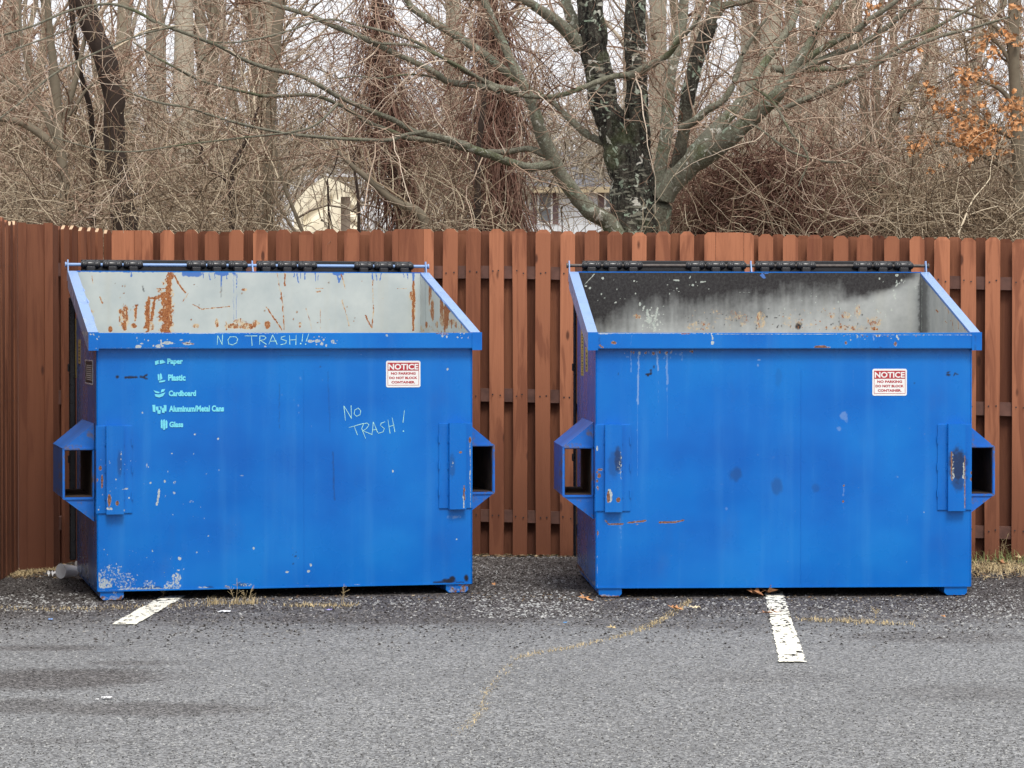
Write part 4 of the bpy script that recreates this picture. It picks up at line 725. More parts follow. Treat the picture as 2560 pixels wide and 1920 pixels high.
# hand-written paint-marker words
def scrawl(strokes, ox, oy, wd, y, k=640/2212., dots=()):
    mb = MB()
    for s in strokes: stroke(mb, [BL.face(ox+x*k, oy+yy*k, y) for x, yy in s], wd, y-0.0012)
    for (x, yy, r_) in dots:
        c = BL.face(ox+x*k, oy+yy*k, y); mb.add([(c[0]+r_*math.cos(t), y-0.0014, c[1]+r_*math.sin(t)) for t in np.linspace(0, 2*math.pi, 9)[:-1]], [tuple(range(8))])
    return mb.build('handwriting', [M['chalk']], BL.root)
A = lambda pts: [(x+0, y) for x, y in pts]
RIM, FACE = (100, 620, 0.0019, -0.036), (700, 620, 0.0019, -0.036)
scrawl([[(1532, 835), (1536, 758), (1574, 834), (1578, 750)], [(1668, 766), (1640, 768), (1622, 795), (1632, 830), (1664, 838), (1700, 818), (1708, 785), (1690, 766), (1668, 766)]], *RIM)
scrawl([[(1770, 760), (1875, 760)], [(1826, 760), (1832, 842)], [(1898, 835), (1900, 762)], [(1898, 760), (1940, 762), (1952, 778), (1935, 792), (1902, 798), (1955, 832)],
        [(1978, 832), (2010, 752), (2048, 832)], [(1986, 806), (2040, 804)], [(2118, 760), (2085, 770), (2082, 788), (2128, 802), (2122, 826), (2080, 834)],
        [(2155, 756), (2158, 832)], [(2212, 752), (2210, 836)], [(2158, 796), (2212, 792)]], *RIM)
scrawl([[(196, 742), (190, 806)], [(248, 740), (226, 806)]], *FACE, dots=((178, 826, .0038), (221, 830, .0032)))
LOW = (700, 620, 0.0018, 0.0)
scrawl([[(566, 1490), (552, 1365), (618, 1474), (614, 1362)], [(676, 1382), (645, 1400), (640, 1435), (662, 1455), (692, 1440), (698, 1405), (676, 1382)]], *LOW)
scrawl([[(596, 1552), (720, 1516)], [(640, 1540), (668, 1614)], [(740, 1646), (706, 1560), (722, 1520), (752, 1512), (768, 1530), (745, 1560), (716, 1580), (796, 1612)],
        [(796, 1612), (806, 1504), (842, 1592)], [(796, 1574), (836, 1568)], [(906, 1500), (872, 1515), (868, 1535), (900, 1560), (890, 1588), (850, 1600)], [(932, 1486), (950, 1600)], [(968, 1466), (992, 1588)], [(940, 1545), (985, 1530)]], *LOW)
scrawl([[(1074, 1402), (1062, 1506)]], *LOW, dots=((1066, 1582, .0034),))
# side labels
def side_strip(B, name, u0, u1, v0, v1, mat, ticks, inkm):
    ya, z1 = B.side(u1, v0); yb, _ = B.side(u0, v0); _, z0 = B.side((u0+u1)/2, v1)
    mb = MB(); mb.box((-0.0016, ya, z0), (0, yb, z1)); s = mb.build(name, [mat], B.root)
    mb = MB(); rr = random.Random(int(u0)); z = z0+0.012
    while z < z1-0.02:
        h = rr.uniform(0.006, 0.018)
        if ticks == 1: mb.box((-0.0024, ya+(yb-ya)*0.22, z), (-0.0017, ya+(yb-ya)*rr.uniform(0.55, 0.8), z+h*0.5))
        else:
            y = ya+(yb-ya)*0.12
            while y < yb-(yb-ya)*0.2: L = rr.uniform(0.02, 0.06); mb.box((-0.0024, y, z), (-0.0017, min(y+L, yb-0.01), z+0.004)); y += L+0.02
            h = 0.006
        z += h+0.004
    mb.build('small_print', [inkm], s); return s
side_strip(BL, 'warning_label', 182.5, 191, 797, 944, M['yellow'], 1, M['ink']); side_strip(BL, 'warning_label', 196, 201.5, 849, 909, M['yellow'], 1, M['ink'])
s = side_strip(BL, 'rules_label', 214, 232, 905, 956, M['ink'], 0, M['white'])
y0, z1 = BL.side(232, 903); y1, _ = BL.side(214, 903); z0 = BL.side(223, 958)[1]
mb = MB()
for a, b_, c_, d_ in ((y0, y1, z0-0.004, z0), (y0, y1, z1, z1+0.004), (y0-0.002, y0, z0, z1), (y1, y1+0.004, z0, z1)): mb.box((-0.002, a, c_), (0, b_, d_))
mb.build('label_border', [M['white']], s)
side_strip(BR, 'warning_label', 1453, 1459, 811, 939, M['yellow'], 1, M['ink']); side_strip(BR, 'warning_label', 1464.5, 1469.5, 868, 929, M['yellow'], 1, M['ink'])

# ------------------------------------------------------------------ fence
HF = 1.880
def picket(mb, w, h, t, z0=0.0, ear=0.022, seed=0, raw=0.35):
    rr = random.Random(seed); nz_ = 9; lean = rr.uniform(-.004, .004); bow = rr.uniform(-.004, .004); h += rr.uniform(-.006, .006)
    rows = []
    for k in range(nz_+1):
        s = k/nz_; z = z0+(h-z0-ear)*s; dx = lean*s+bow*math.sin(math.pi*s)+rr.uniform(-.0006, .0006); dy = bow*math.sin(2.2*s)
        rows.append([(dx-w/2, dy, z), (dx+w/2, dy, z), (dx+w/2, dy+t, z), (dx-w/2, dy+t, z)])
    e = ear; dx = lean; rows.append([(dx-w/2+e, 0, h), (dx+w/2-e, 0, h), (dx+w/2-e, t, h), (dx-w/2+e, t, h)])
    v = sum(rows, []); f = []; mi = []
    for r_ in range(len(rows)-1):
        for i in range(4): f.append((r_*4+i, r_*4+(i+1) % 4, r_*4+4+(i+1) % 4, r_*4+4+i)); mi.append(1 if (r_ == len(rows)-2 and i in (1, 3) and rr.random() < raw) else 0)
    f.append((len(v)-4, len(v)-3, len(v)-2, len(v)-1)); mi.append(1 if rr.random() < raw else 0); f.append((3, 2, 1, 0)); mi.append(0)
    s_ = mb.n; mb.add(v, f, 0); mb.m[-len(f):] = mi
    # nail heads
    return mb
def place_picket(parent, x, y, z, rz, w, h, t, mats, seed, raw=0.35, name='picket', z0=0.0, nails=True):
    mb = MB(); picket(mb, w, h, t, z0, 0.022, seed, raw)
    if nails:
        rr = random.Random(seed+99)
        for zz in (1.635, 0.925, 0.226):
            for sx in (-1, 1):
                xx = sx*w*rr.uniform(0.15, 0.3); q = zz+rr.uniform(-.008, .008); s = 0.0040
                mb.add([(xx-s, -0.0055, q-s), (xx+s, -0.0055, q-s), (xx+s, -0.0055, q+s), (xx-s, -0.0055, q+s)], [(0, 1, 2, 3)], 2)
    o = mb.build(name, mats, parent); o.location = (x, y, z); o.rotation_euler = (0, 0, rz); return o
fr = empty('privacy_fence', (FENCE_L.x, FENCE_L.y, 0), math.atan2(FD.y, FD.x))
tag(fr, 'long reddish brown shadowbox wood fence running behind both blue dumpsters', 'fence')
FI = (Matrix.Translation(FENCE_L) @ Matrix.Rotation(math.atan2(FD.y, FD.x), 4, 'Z')).inverted()
def fx(u):                      # distance along the fence seen at photo column u
    o = FI @ Vector((0, 0, HC)); d = FI.to_3x3() @ ray(u, 800); t = -o.y/d.y; return (o+d*t).x
def fsag(x): return -0.022*max(0, (x-2.3))
cols = [(404, 438), (463, 497), (515, 550), (573, 609), (633, 669), (691, 727.5), (748, 784), (808, 845), (863, 901), (926, 962),
        (1107, 1144), (1165.5, 1202), (1224, 1260), (1283, 1318.5), (1341, 1378), (1401, 1437), (1461, 1497.5), (1520, 1557), (1580, 1616), (1638, 1675), (1700, 1735),
        (1897, 1934), (1957, 1995), (2019, 2057), (2082, 2119), (2140, 2179), (2210, 2248), (2275, 2312), (2334, 2373), (2401, 2439), (2463, 2500), (2530, 2568), (2593, 2631), (2656, 2694)] + [(2719+63*i, 2757+63*i) for i in range(6)]
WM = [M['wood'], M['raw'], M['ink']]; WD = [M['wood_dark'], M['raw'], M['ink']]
fc = []
for k, (a, b_) in enumerate(cols):
    xa, xb = fx(a), fx(b_); xc = (xa+xb)/2; fc.append(xc)
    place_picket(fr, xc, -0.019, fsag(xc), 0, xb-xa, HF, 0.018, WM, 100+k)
# boards over the posts, butted side by side
for (segs) in (((282, 339), (339, 358), (358, 385)), ((982, 999), (999, 1061), (1061, 1086)), ((1761, 1789), (1789, 1859), (1859, 1885))):
    for k, (a, b_) in enumerate(segs):
        xa, xb = fx(a), fx(b_); place_picket(fr, (xa+xb)/2, -0.026+0.004*(k % 2), fsag(xa), 0, xb-xa-0.002, HF+0.004, 0.018, WM, int(a), 0.9, 'post_board', nails=False) if False else None
        mb = MB(); w = xb-xa-0.0015; ear = 0.018; h = HF+0.002
        lft = ear if k == 0 and a > 300 else 0.0; rgt = ear if k == len(segs)-1 else 0.0
        poly = [(-w/2, 0), (w/2, 0), (w/2, h-rgt), (w/2-rgt, h), (-w/2+lft, h), (-w/2, h-lft)]
        mb.prism(poly, 0, 0.018); mb.m[-len(poly)-0:] = [0, 0, 1, 1, 1, 0] if len(mb.m) >= 6 else mb.m
        o = mb.build('post_board', WM, fr); o.location = ((xa+xb)/2, -0.028+0.004*(k % 2), fsag(xa))
# pickets on the far side, seen through the gaps
allx = sorted(fc); xs_b = []
for a, b_ in zip(allx[:-1], allx[1:]):
    if b_-a < 0.2: xs_b.append((a+b_)/2)
    else:
        nb_ = int(round((b_-a)/0.14)); xs_b += [a+(b_-a)*(k+0.5)/nb_ for k in range(nb_)]
xs_b = [allx[0]-0.075] + xs_b
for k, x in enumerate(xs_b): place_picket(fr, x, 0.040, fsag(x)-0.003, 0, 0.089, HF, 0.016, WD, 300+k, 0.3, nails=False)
for z0_, z1_ in ((1.597, 1.670), (0.886, 0.962), (0.190, 0.260)):
    mb = MB(); nseg = 40; L = fx(3080)
    def rf(a, b_): return None
    for k in range(nseg):
        x0, x1 = L*k/nseg, L*(k+1)/nseg; s0, s1 = fsag(x0)*1.15, fsag(x1)*1.15
        v = [(x0, 0, z0_+s0), (x1, 0, z0_+s1), (x1, 0.038, z0_+s1), (x0, 0.038, z0_+s0), (x0, 0, z1_+s0), (x1, 0, z1_+s1), (x1, 0.038, z1_+s1), (x0, 0.038, z1_+s0)]
        mb.add(v, [(0, 1, 5, 4), (4, 5, 6, 7), (0, 3, 2, 1), (2, 3, 7, 6)])
    mb.build('rail', [M['rail']], fr)
for u in (330, 1034, 1825, 2760):
    mb = MB(); x = fx(u); mb.box((x-0.045, 0.001, -0.3), (x+0.045, 0.038, HF-0.06+fsag(x))); mb.build('post', WD, fr)

# side run of fence coming toward the camera on the left
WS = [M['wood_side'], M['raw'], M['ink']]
fl = empty('privacy_fence', (FENCE_L.x-0.01, FENCE_L.y-0.03, 0)); tag(fl, 'side run of brown wood fence at the left edge, seen almost edge-on', 'fence')
def lpt(u, d): p = at(u, 900, d); return Vector((p.x, d, 0)) - fl.location
A0, A1 = lpt(279, 16.30), lpt(148, 15.45); dA = (A1-A0); LA = dA.length; dA.normalize(); rzA = math.atan2(dA.y, dA.x)
def run(P0, dirv, L, rz, seed, start=0.045):
    x = start; k = 0; nrm = Vector((-dirv.y, dirv.x, 0))          # dirv points toward camera; nrm toward +x side
    while x < L:
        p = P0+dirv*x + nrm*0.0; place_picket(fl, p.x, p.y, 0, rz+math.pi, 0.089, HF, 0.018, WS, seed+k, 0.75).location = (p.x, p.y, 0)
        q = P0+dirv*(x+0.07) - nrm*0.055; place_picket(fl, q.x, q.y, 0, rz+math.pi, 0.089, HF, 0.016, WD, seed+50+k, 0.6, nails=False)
        x += 0.139; k += 1
    for z0_, z1_ in ((1.597, 1.670), (0.886, 0.962), (0.190, 0.260)):
        mb = MB(); a = P0 - nrm*0.0367; c = P0+dirv*L - nrm*0.0367; mb.bar(a+Vector((0, 0, (z0_+z1_)/2)), c+Vector((0, 0, (z0_+z1_)/2)), (0.018, 0.037), (0, 0, 1)); mb.build('rail', [M['rail']], fl)
run(A0, dA, LA, rzA, 600)
B0, B1 = lpt(44, 15.10), lpt(-302, 11.5); dB = B1-B0; LB = dB.length; dB.normalize()
run(B0, dB, LB, math.atan2(dB.y, dB.x), 700, 0.05)
for (a, b_, da, db, k) in ((46, 67, 15.16, 15.18, 0), (67, 112, 15.18, 15.22, 1), (112, 133, 15.215, 15.235, 0), (133, 148, 15.25, 15.44, 1)):
    P, Q = lpt(a, da), lpt(b_, db); dv = Q-P; w = dv.length
    mb = MB(); h = HF-0.008*k; poly = [(0.0008, -0.02), (w-0.0008, -0.02), (w-0.0008, h), (0.0008, h)]; mb.prism(poly, 0.004*k, 0.02)
    mb.m[4 if len(mb.m) > 4 else 0] = 1
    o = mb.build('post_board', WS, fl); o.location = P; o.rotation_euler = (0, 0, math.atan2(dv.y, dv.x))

OPEN = [(715, 905, 425, 600), (1310, 1570, 430, 600), (905, 990, 505, 600), (1330, 1560, 375, 445)]
def keep_clear(P, boxes, frac):      # thin the tangle where the place is open
    m_ = P.shape[1]; k = np.ones(len(P), bool)
    for (u0, u1, v0, v1) in boxes:
        hit = np.zeros(len(P), bool)
        for j in (0, m_//3, 2*m_//3, m_-1):
            U, V = proj(P[:, j]); hit |= (U > u0) & (U < u1) & (V > v0) & (V < v1)
        k &= ~(hit & (rng.random(len(P)) < frac))
    return k

# ------------------------------------------------------------------ big lichen-covered tree behind the fence
def limb(pts, depth, z=2.86, ou=0, m=26):       # pts: crop x, crop y, crop radius, depth offset
    out = []
    for p in pts:
        d = depth+(p[3] if len(p) > 3 else 0); q = at(ou+p[0]/z, p[1]/z, d); out.append((q.x, q.y, q.z, p[2]/z*d/FPX))
    return jitter_path(smooth_path(out, m), 0.10)
def lim_tubes(q, sides): return (q[None, :, :3], q[None, :, 3], sides)
HD = 18.6
tr = empty('broad_tree', (at(1600, 600, HD).x, HD, 0)); tag(tr, 'large bare tree with black lichen-spotted trunk and spreading limbs directly behind the fence', 'tree')
O = np.array(tr.location)
base = at(1598, 600, HD)
def full(p, sides=18, name='limb', mat=M['hero']):
    P_, R_, s_ = lim_tubes(p, sides); return mesh_tubes(name, [(P_, R_, s_, np.array([0.5]))], mat, tr, O)
def Hl(pts, m=26): return limb(pts, HD, 2.86, 1200, m)
stem = [(1140, 3600, 250), (1135, 2400, 215), (1130, 1700, 190), (1118, 1450, 168), (1080, 1250, 150), (1010, 1080, 125), (950, 900, 112), (880, 680, 104), (840, 450, 102), (808, 250, 98), (792, 60, 94), (780, -150, 90), (770, -500, 80)]
limbs = []
limbs.append(('trunk', Hl(stem, 60), 28))
limbs.append(('limb', Hl([(1150, 1350, 90), (1135, 1100, 92), (1125, 900, 84), (1118, 650, 78), (1112, 400, 76), (1110, 200, 76), (1110, -50, 72), (1115, -400, 60)], 40), 20))
limbs.append(('limb', Hl([(1240, 2400, 120, .1), (1262, 1700, 95, .0), (1290, 1520, 85, -.05), (1350, 1330, 82, -.1), (1480, 1190, 88, -.15), (1640, 1080, 80, -.25), (1800, 960, 68, -.35), (1950, 840, 58, -.4), (2110, 690, 50, -.5), (2170, 600, 44, -.5), (2270, 450, 38, -.5), (2370, 300, 34, -.5), (2440, 160, 30, -.5), (2540, 40, 26, -.5), (2640, -60, 22, -.5)], 50), 18))
limbs.append(('limb', Hl([(1300, 1500, 60, .2), (1290, 1250, 50, .25), (1325, 1000, 46, .3), (1340, 750, 46, .35), (1365, 520, 42, .4), (1415, 300, 38, .45), (1450, 100, 36, .5), (1465, -150, 30, .5)]), 12))
limbs.append(('limb', Hl([(1360, 1330, 60, -.1), (1410, 1170, 52, -.15), (1455, 980, 46, -.2), (1480, 750, 50, -.2), (1530, 500, 56, -.2), (1600, 280, 56, -.2), (1670, 120, 50, -.2), (1740, 40, 30, -.2), (1880, 20, 18, -.2), (2000, -20, 12, -.2)]), 14))
limbs.append(('limb', Hl([(1650, 150, 44, -.2), (1690, 20, 40, -.2), (1720, -150, 34, -.2)], 12), 12))
limbs.append(('limb', Hl([(1440, 1220, 60, .1), (1560, 1060, 56, .25), (1700, 910, 50, .4), (1800, 800, 42, .5), (1900, 680, 36, .6), (1960, 560, 32, .7), (2060, 420, 28, .8), (2190, 230, 26, .9), (2270, 60, 24, 1.0), (2300, -100, 20, 1.0)], 34), 14))
limbs.append(('limb', Hl([(1000, 1700, 70, -.1), (900, 1580, 62, -.15), (790, 1500, 62, -.25), (690, 1395, 58, -.3), (600, 1290, 52, -.35), (525, 1140, 50, -.4), (450, 980, 46, -.45), (400, 830, 42, -.5), (335, 650, 36, -.5), (245, 480, 33, -.5), (150, 280, 30, -.5), (80, 120, 28, -.5), (10, -50, 24, -.5)], 44), 16))
# limbs sweeping far left
def far(pts, m=40): return limb(pts, HD, 2.86, 0, m)      # pixel coordinates times 2.86, origin 0
r1 = lambda x, y, r, *d: (x, y, r, *d)
r2 = lambda x, y, r, *d: (x+1716, y, r, *d)
r3 = lambda x, y, r, *d: (x+3432, y, r, *d)
r4 = lambda x, y, r, *d: (x+5320, y, r, *d)
limbs.append(('limb', far([r3(530, 1175, 36, -.4), r3(380, 1195, 32, -.5), r3(250, 1170, 28, -.6), r2(1850, 1130, 28, -.7), r2(1700, 1080, 30, -.8), r2(1550, 1020, 27, -.9), r2(1400, 975, 24, -1.0), r2(1250, 945, 21, -1.1), r2(1080, 850, 20, -1.2), r2(900, 780, 18, -1.3), r2(700, 690, 17, -1.4), r2(550, 600, 17, -1.5), r2(400, 530, 16, -1.5), r2(200, 490, 15, -1.6), r1(1750, 430, 14, -1.7), r1(1600, 345, 13, -1.8), r1(1400, 265, 12, -1.9), r1(1130, 165, 12, -2.0), r1(980, 85, 11, -2.0), r1(780, 28, 10, -2.0), r1(500, 75, 9, -2.1), r1(250, 180, 8, -2.2), r1(-30, 265, 7, -2.3)], 90), 10))
limbs.append(('limb', far([r3(470, 1110, 28, -.4), r3(350, 1062, 22, -.4), r3(200, 1085, 20, -.3), r3(60, 1085, 19, -.2), r2(1760, 1090, 18, -.2), r2(1600, 1060, 20, -.4), r2(1400, 1010, 20, -.6), r2(1200, 985, 19, -.7), r2(1060, 930, 17, -.8), r2(930, 880, 16, -.9), r2(700, 745, 14, -1.0), r2(520, 680, 13, -1.1), r2(320, 685, 12, -1.1), r2(150, 685, 12, -1.1), r1(1850, 680, 11, -1.2), r1(1600, 622, 10, -1.3), r1(1400, 560, 10, -1.3), r1(1250, 480, 9, -1.4), r1(1100, 400, 8, -1.4), r1(950, 300, 6, -1.4)], 80), 9))
limbs.append(('limb', far([r2(1330, 940, 16, -1.2), r2(1180, 965, 14, -1.3), r2(1080, 1000, 13, -1.4), r2(900, 1000, 13, -1.5), r2(700, 990, 12, -1.6), r2(450, 970, 11, -1.6), r2(250, 940, 10, -1.7), r2(0, 885, 10, -1.8), r1(1500, 820, 9, -1.9), r1(1350, 770, 8, -2.0), r1(1170, 740, 8, -2.0), r1(1000, 690, 6, -2.0), r1(800, 590, 5, -2.1)], 60), 8))
limbs.append(('limb', far([r2(700, 740, 9, -1.8), r2(560, 880, 8, -1.9), r2(400, 940, 8, -1.9), r2(100, 975, 7, -2.0), r1(1650, 995, 7, -2.1), r1(1300, 1035, 6, -2.1), r1(1000, 1080, 6, -2.2), r1(780, 1080, 6, -2.2), r1(600, 1045, 5, -2.2), r1(380, 980, 4, -2.2)], 50), 6))
limbs.append(('limb', far([r3(1090, 540, 34, -.2), r3(1000, 540, 22, -.3), r3(880, 565, 20, -.35), r3(740, 625, 19, -.4), r3(550, 685, 18, -.5), r3(350, 690, 17, -.6), r3(170, 645, 16, -.7), r3(0, 575, 16, -.8), r2(1850, 655, 20, -1.0)], 30), 10))
limbs.append(('limb', far([r2(1985, 650, 26, -.8), r2(1750, 615, 24, -.9), r2(1500, 590, 22, -1.0), r2(1400, 520, 22, -1.1), r2(1150, 400, 21, -1.2), r2(900, 280, 20, -1.3), r2(700, 200, 19, -1.3), r2(500, 110, 18, -1.3), r2(300, 50, 16, -1.3), r2(100, -10, 14, -1.3), r1(1500, -60, 12, -1.3)], 50), 12))
limbs.append(('limb', far([r3(260, 570, 26, .2), r3(130, 470, 28, .2), r2(1800, 430, 30, .2), r2(1600, 290, 30, .2), r2(1400, 170, 28, .2), r2(1250, 70, 25, .2), r2(1180, -20, 22, .2), r2(1080, -160, 18, .2)], 34), 12))
limbs.append(('limb', far([r2(1500, 590, 8, -1.0), r2(1300, 535, 8, -1.1), r2(1120, 540, 8, -1.2), r2(1000, 560, 7, -1.3), r2(830, 545, 6, -1.4), r2(700, 560, 5, -1.5)], 20), 6))
limbs.append(('limb', far([r2(1780, 600, 14, -.9), r2(1500, 440, 12, -1.1), r2(1250, 330, 11, -1.2), r2(1000, 310, 10, -1.3), r2(900, 280, 8, -1.3)], 24), 7))
limbs.append(('limb', far([r2(1900, 640, 14, -.8), r2(1600, 510, 13, -1.0), r2(1350, 350, 12, -1.1), r2(1150, 260, 11, -1.2), r2(850, 180, 9, -1.3), r2(600, 140, 8, -1.4), r2(300, 235, 7, -1.6), r2(0, 300, 6, -1.7), r1(1500, 300, 5, -1.8)], 44), 7))
limbs.append(('limb', far([r1(1250, 60+130, 7, -2.0), r1(1000, 250, 7, -2.0), r1(700, 370, 7, -2.1), r1(400, 520, 8, -2.2), r1(150, 730, 8, -2.3), r1(-30, 870, 7, -2.4)], 34), 6))
limbs.append(('limb', far([r1(700, 40, 6, -2.1), r1(500, 200, 6, -2.1), r1(250, 300, 6, -2.2), r1(60, 370, 6, -2.3), r1(-40, 430, 5, -2.3)], 24), 6))
limbs.append(('limb', far([r3(720, 330, 56, .0), r3(610, 205, 46, -.1), r3(460, 95, 38, -.2), r3(330, 10, 30, -.3), r3(180, -20, 24, -.3), r2(1600, -5, 12, -.3)], 26), 14))
limbs.append(('limb', far([r3(700, 230, 42, .2), r3(640, 80, 40, .25), r3(590, -80, 36, .3)], 12), 12))
limbs.append(('limb', far([r3(1080, 545, 34, -.3), r3(1190, 480, 30, -.4), r3(1340, 395, 22, -.5), r3(1440, 270, 17, -.6), r3(1540, 170, 14, -.7), r3(1590, 60, 12, -.7), r3(1620, -40, 10, -.7)], 24), 9))
limbs.append(('limb', far([r3(880, 1020, 26, .1), r3(760, 960, 28, .15), r3(640, 850, 24, .2), r3(520, 730, 18, .25), r3(380, 640, 14, .3), r3(300, 580, 10, .3)], 22), 9))
limbs.append(('limb', far([r3(1440, 920, 34, -.4), r3(1540, 860, 30, -.5), r3(1620, 790, 26, -.55), r3(1740, 720, 25, -.6), r3(1810, 600, 24, -.6), r3(1850, 470, 21, -.6), r3(1880, 385, 18, -.6), r3(1960, 250, 12, -.6), r3(2060, 120, 9, -.6)], 30), 9))
for pts in ([r4(390, 450, 28, -.5), r4(480, 400, 26, -.5), r4(640, 300, 25, -.55), r4(780, 230, 23, -.6), r4(900, 140, 21, -.65), r4(1060, 30, 18, -.7), r4(1160, -60, 15, -.7)],
            [r4(390, 500, 24, -.5), r4(560, 430, 27, -.5), r4(700, 365, 26, -.5), r4(830, 320, 24, -.5), r4(960, 240, 22, -.5), r4(1100, 130, 20, -.5), r4(1270, 0, 16, -.5)],
            [r4(200, 490, 26, .6), r4(350, 505, 24, .5), r4(500, 495, 22, .4), r4(700, 485, 21, .4), r4(850, 450, 20, .4), r4(1000, 400, 18, .4), r4(1200, 280, 14, .4), r4(1400, 180, 12, .4), r4(1650, 40, 9, .4)],
            [r4(250, 790, 18, .3), r4(420, 715, 20, .3), r4(600, 640, 20, .3), r4(800, 555, 19, .2), r4(1000, 425, 18, .2), r4(1200, 340, 16, .1), r4(1400, 260, 14, .1), r4(1600, 210, 10, .1), r4(1900, 120, 8, 0)],
            [r4(20, 600, 9, -.6), r4(200, 720, 10, -.7), r4(330, 940, 9, -.8), r4(440, 1080, 8, -.8), r4(450, 1180, 7, -.8), r4(390, 1330, 5, -.8)],
            [r4(-20, 850, 8, -.5), r4(140, 940, 9, -.6), r4(330, 1080, 9, -.7), r4(560, 1150, 8, -.7), r4(740, 1165, 6, -.7)]):
    limbs.append(('limb', far(pts, 30), 9))
tw_src = []
for li_, (nm, q, sd_) in enumerate(limbs):
    full(q, sd_, nm, M['herodark'] if li_ in (0, 1, 4) else M['hero'])
    thin = q[q[:, 3] < 0.05]
    if len(thin) >= 6:
        ii = np.linspace(0, len(thin)-1, 24); k = ii.astype(int).clip(0, len(thin)-2); f = (ii-k)[:, None]; tw_src.append(thin[k]*(1-f)+thin[k+1]*f)
S = np.array(tw_src); SP, SR = S[..., :3], S[..., 3]
b1, r1_ = spawn(SP, SR, 11, (0.3, 1.2), (30, 80), 12, 0.03, 1.0, 0.16, 0.02, 0.42, 0.0018, 0.7, 0.0055)
k = keep_clear(b1, OPEN, 0.6); b1, r1_ = b1[k], r1_[k]
b2, r2_ = spawn(b1, r1_, 4.0, (0.15, 0.6), (25, 70), 8, 0.1, 1.0, 0.22, 0.02, 0.7, 0.0017, 0.8)
b3, r3_ = spawn(b2, r2_, 2.5, (0.05, 0.22), (25, 65), 6, 0.2, 1.0, 0.2, 0.05, 0.8, 0.0014)
b0, r0_ = spawn(SP, SR, 7, (0.10, 0.45), (40, 90), 8, 0.03, 1.0, 0.25, -0.08, 0.3, 0.0018, 0.7, 0.004)
mesh_tubes('crown', [(b1, r1_, 5), (b2, r2_, 3), (b3, r3_, 3), (b0, r0_, 3)], M['twig'], tr, O)

# ------------------------------------------------------------------ other trees close behind, each traced to its own place
def tree(name, label, cat, limb_list, depth, mat, twig=None, k1=8, L1=(0.3, 1.2), k2=4, tmat=None, group=None, grav=0.05, k3=1.5, ang=(25, 70), thin=9e9, fl=0.8):
    q0 = limb(limb_list[0][0], depth, 2.86, 0, 30); root = empty(name, (float(q0[0, 0]), depth, float(terrain(depth)))); tag(root, label, cat, group)
    Or = np.array(root.location); qs = []
    for i, (pts, m_, sd_) in enumerate(limb_list):
        q = limb(pts, depth, 2.86, 0, m_); qs.append(q)
        P_, R_, s_ = lim_tubes(q, sd_); mesh_tubes('trunk' if i == 0 else 'limb', [(P_, R_, s_, np.array([0.30]))], mat, root, Or)
    src = []
    for q in qs:
        ii = np.linspace(0, len(q)-1, 24); k = ii.astype(int).clip(0, len(q)-2); f = (ii-k)[:, None]; src.append(q[k]*(1-f)+q[k+1]*f)
    S = np.array(src)
    a, ra = spawn(S[..., :3], S[..., 3], k1, L1, ang, 10, 0.15, 1.0, 0.16, grav, 0.3, 0.003, fl, 0.009)
    k = keep_clear(a, OPEN, 0.8); a, ra = a[k], ra[k]
    b_, rb = spawn(a, ra, k2*0.7, (0.2, 0.7), (25, 65), 8, 0.1, 1.0, 0.2, grav, 0.6, 0.0022)
    c_, rc = spawn(b_, rb, k3, (0.08, 0.3), (25, 65), 6, 0.1, 1.0, 0.2, grav, 0.8, 0.0018)
    mesh_tubes('crown', [(a, ra, 4), (b_, rb, 3), (c_, rc, 3)], tmat or M['twig'], root, Or)
    return root, qs
dn = lambda x, r: [(x, 2400, r*1.3), (x, 1800, r*1.1)]
tree('dark_tree', 'thick dark furrowed trunk leaning left behind the side run of fence', 'tree',
     [([(930, 2600, 120), (910, 1800, 105), (890, 1600, 95), (870, 1400, 86), (838, 1200, 78), (820, 1000, 76), (822, 780, 76), (800, 600, 76), (745, 420, 76), (685, 270, 74), (640, 120, 74), (585, 0, 72), (540, -200, 70)], 46, 18),
      ([(650, 2400, 30, .3), (665, 1100, 22, .3), (658, 950, 20, .3), (645, 780, 20, .3), (600, 620, 20, .3), (560, 450, 18, .3), (535, 300, 20, .3), (520, 150, 20, .3), (500, -60, 16, .3)], 30, 8)], 20.4, M['darkbark'], k1=6, L1=(0.5, 1.5), k2=4, tmat=M['brush'])
tree('forked_tree', 'slender olive brown multi-stemmed tree fanning out left of the thick dark trunk', 'tree',
     [([(470, 2400, 40), (465, 1550, 36), (452, 1250, 34), (425, 980, 38), (400, 700, 38), (375, 400, 30), (355, 200, 26), (335, -60, 22)], 34, 10),
      ([(455, 1180, 28), (400, 1060, 28), (290, 960, 30), (200, 900, 28), (110, 865, 26), (0, 850, 22), (-80, 850, 18)], 26, 9),
      ([(430, 960, 24), (470, 820, 22), (520, 640, 24), (550, 540, 20), (600, 300, 14), (640, 60, 10)], 24, 8),
      ([(420, 1020, 18), (330, 830, 18), (240, 720, 16), (130, 620, 14), (0, 520, 10)], 24, 8),
      ([(440, 900, 14), (540, 760, 12), (620, 640, 11), (720, 560, 8)], 18, 6),
      ([(430, 1100, 16), (350, 900, 16), (270, 700, 14), (180, 420, 12), (150, 200, 10), (140, -50, 8)], 24, 8),
      ([(470, 1250, 16), (560, 1420, 14), (590, 1600, 12)], 10, 6),
      ([(460, 1500, 16), (500, 1400, 13), (540, 1550, 12), (570, 1700, 10)], 12, 6)], 20.4, M['greybark'], k1=7, L1=(0.4, 1.3), k2=5, tmat=M['twig'])
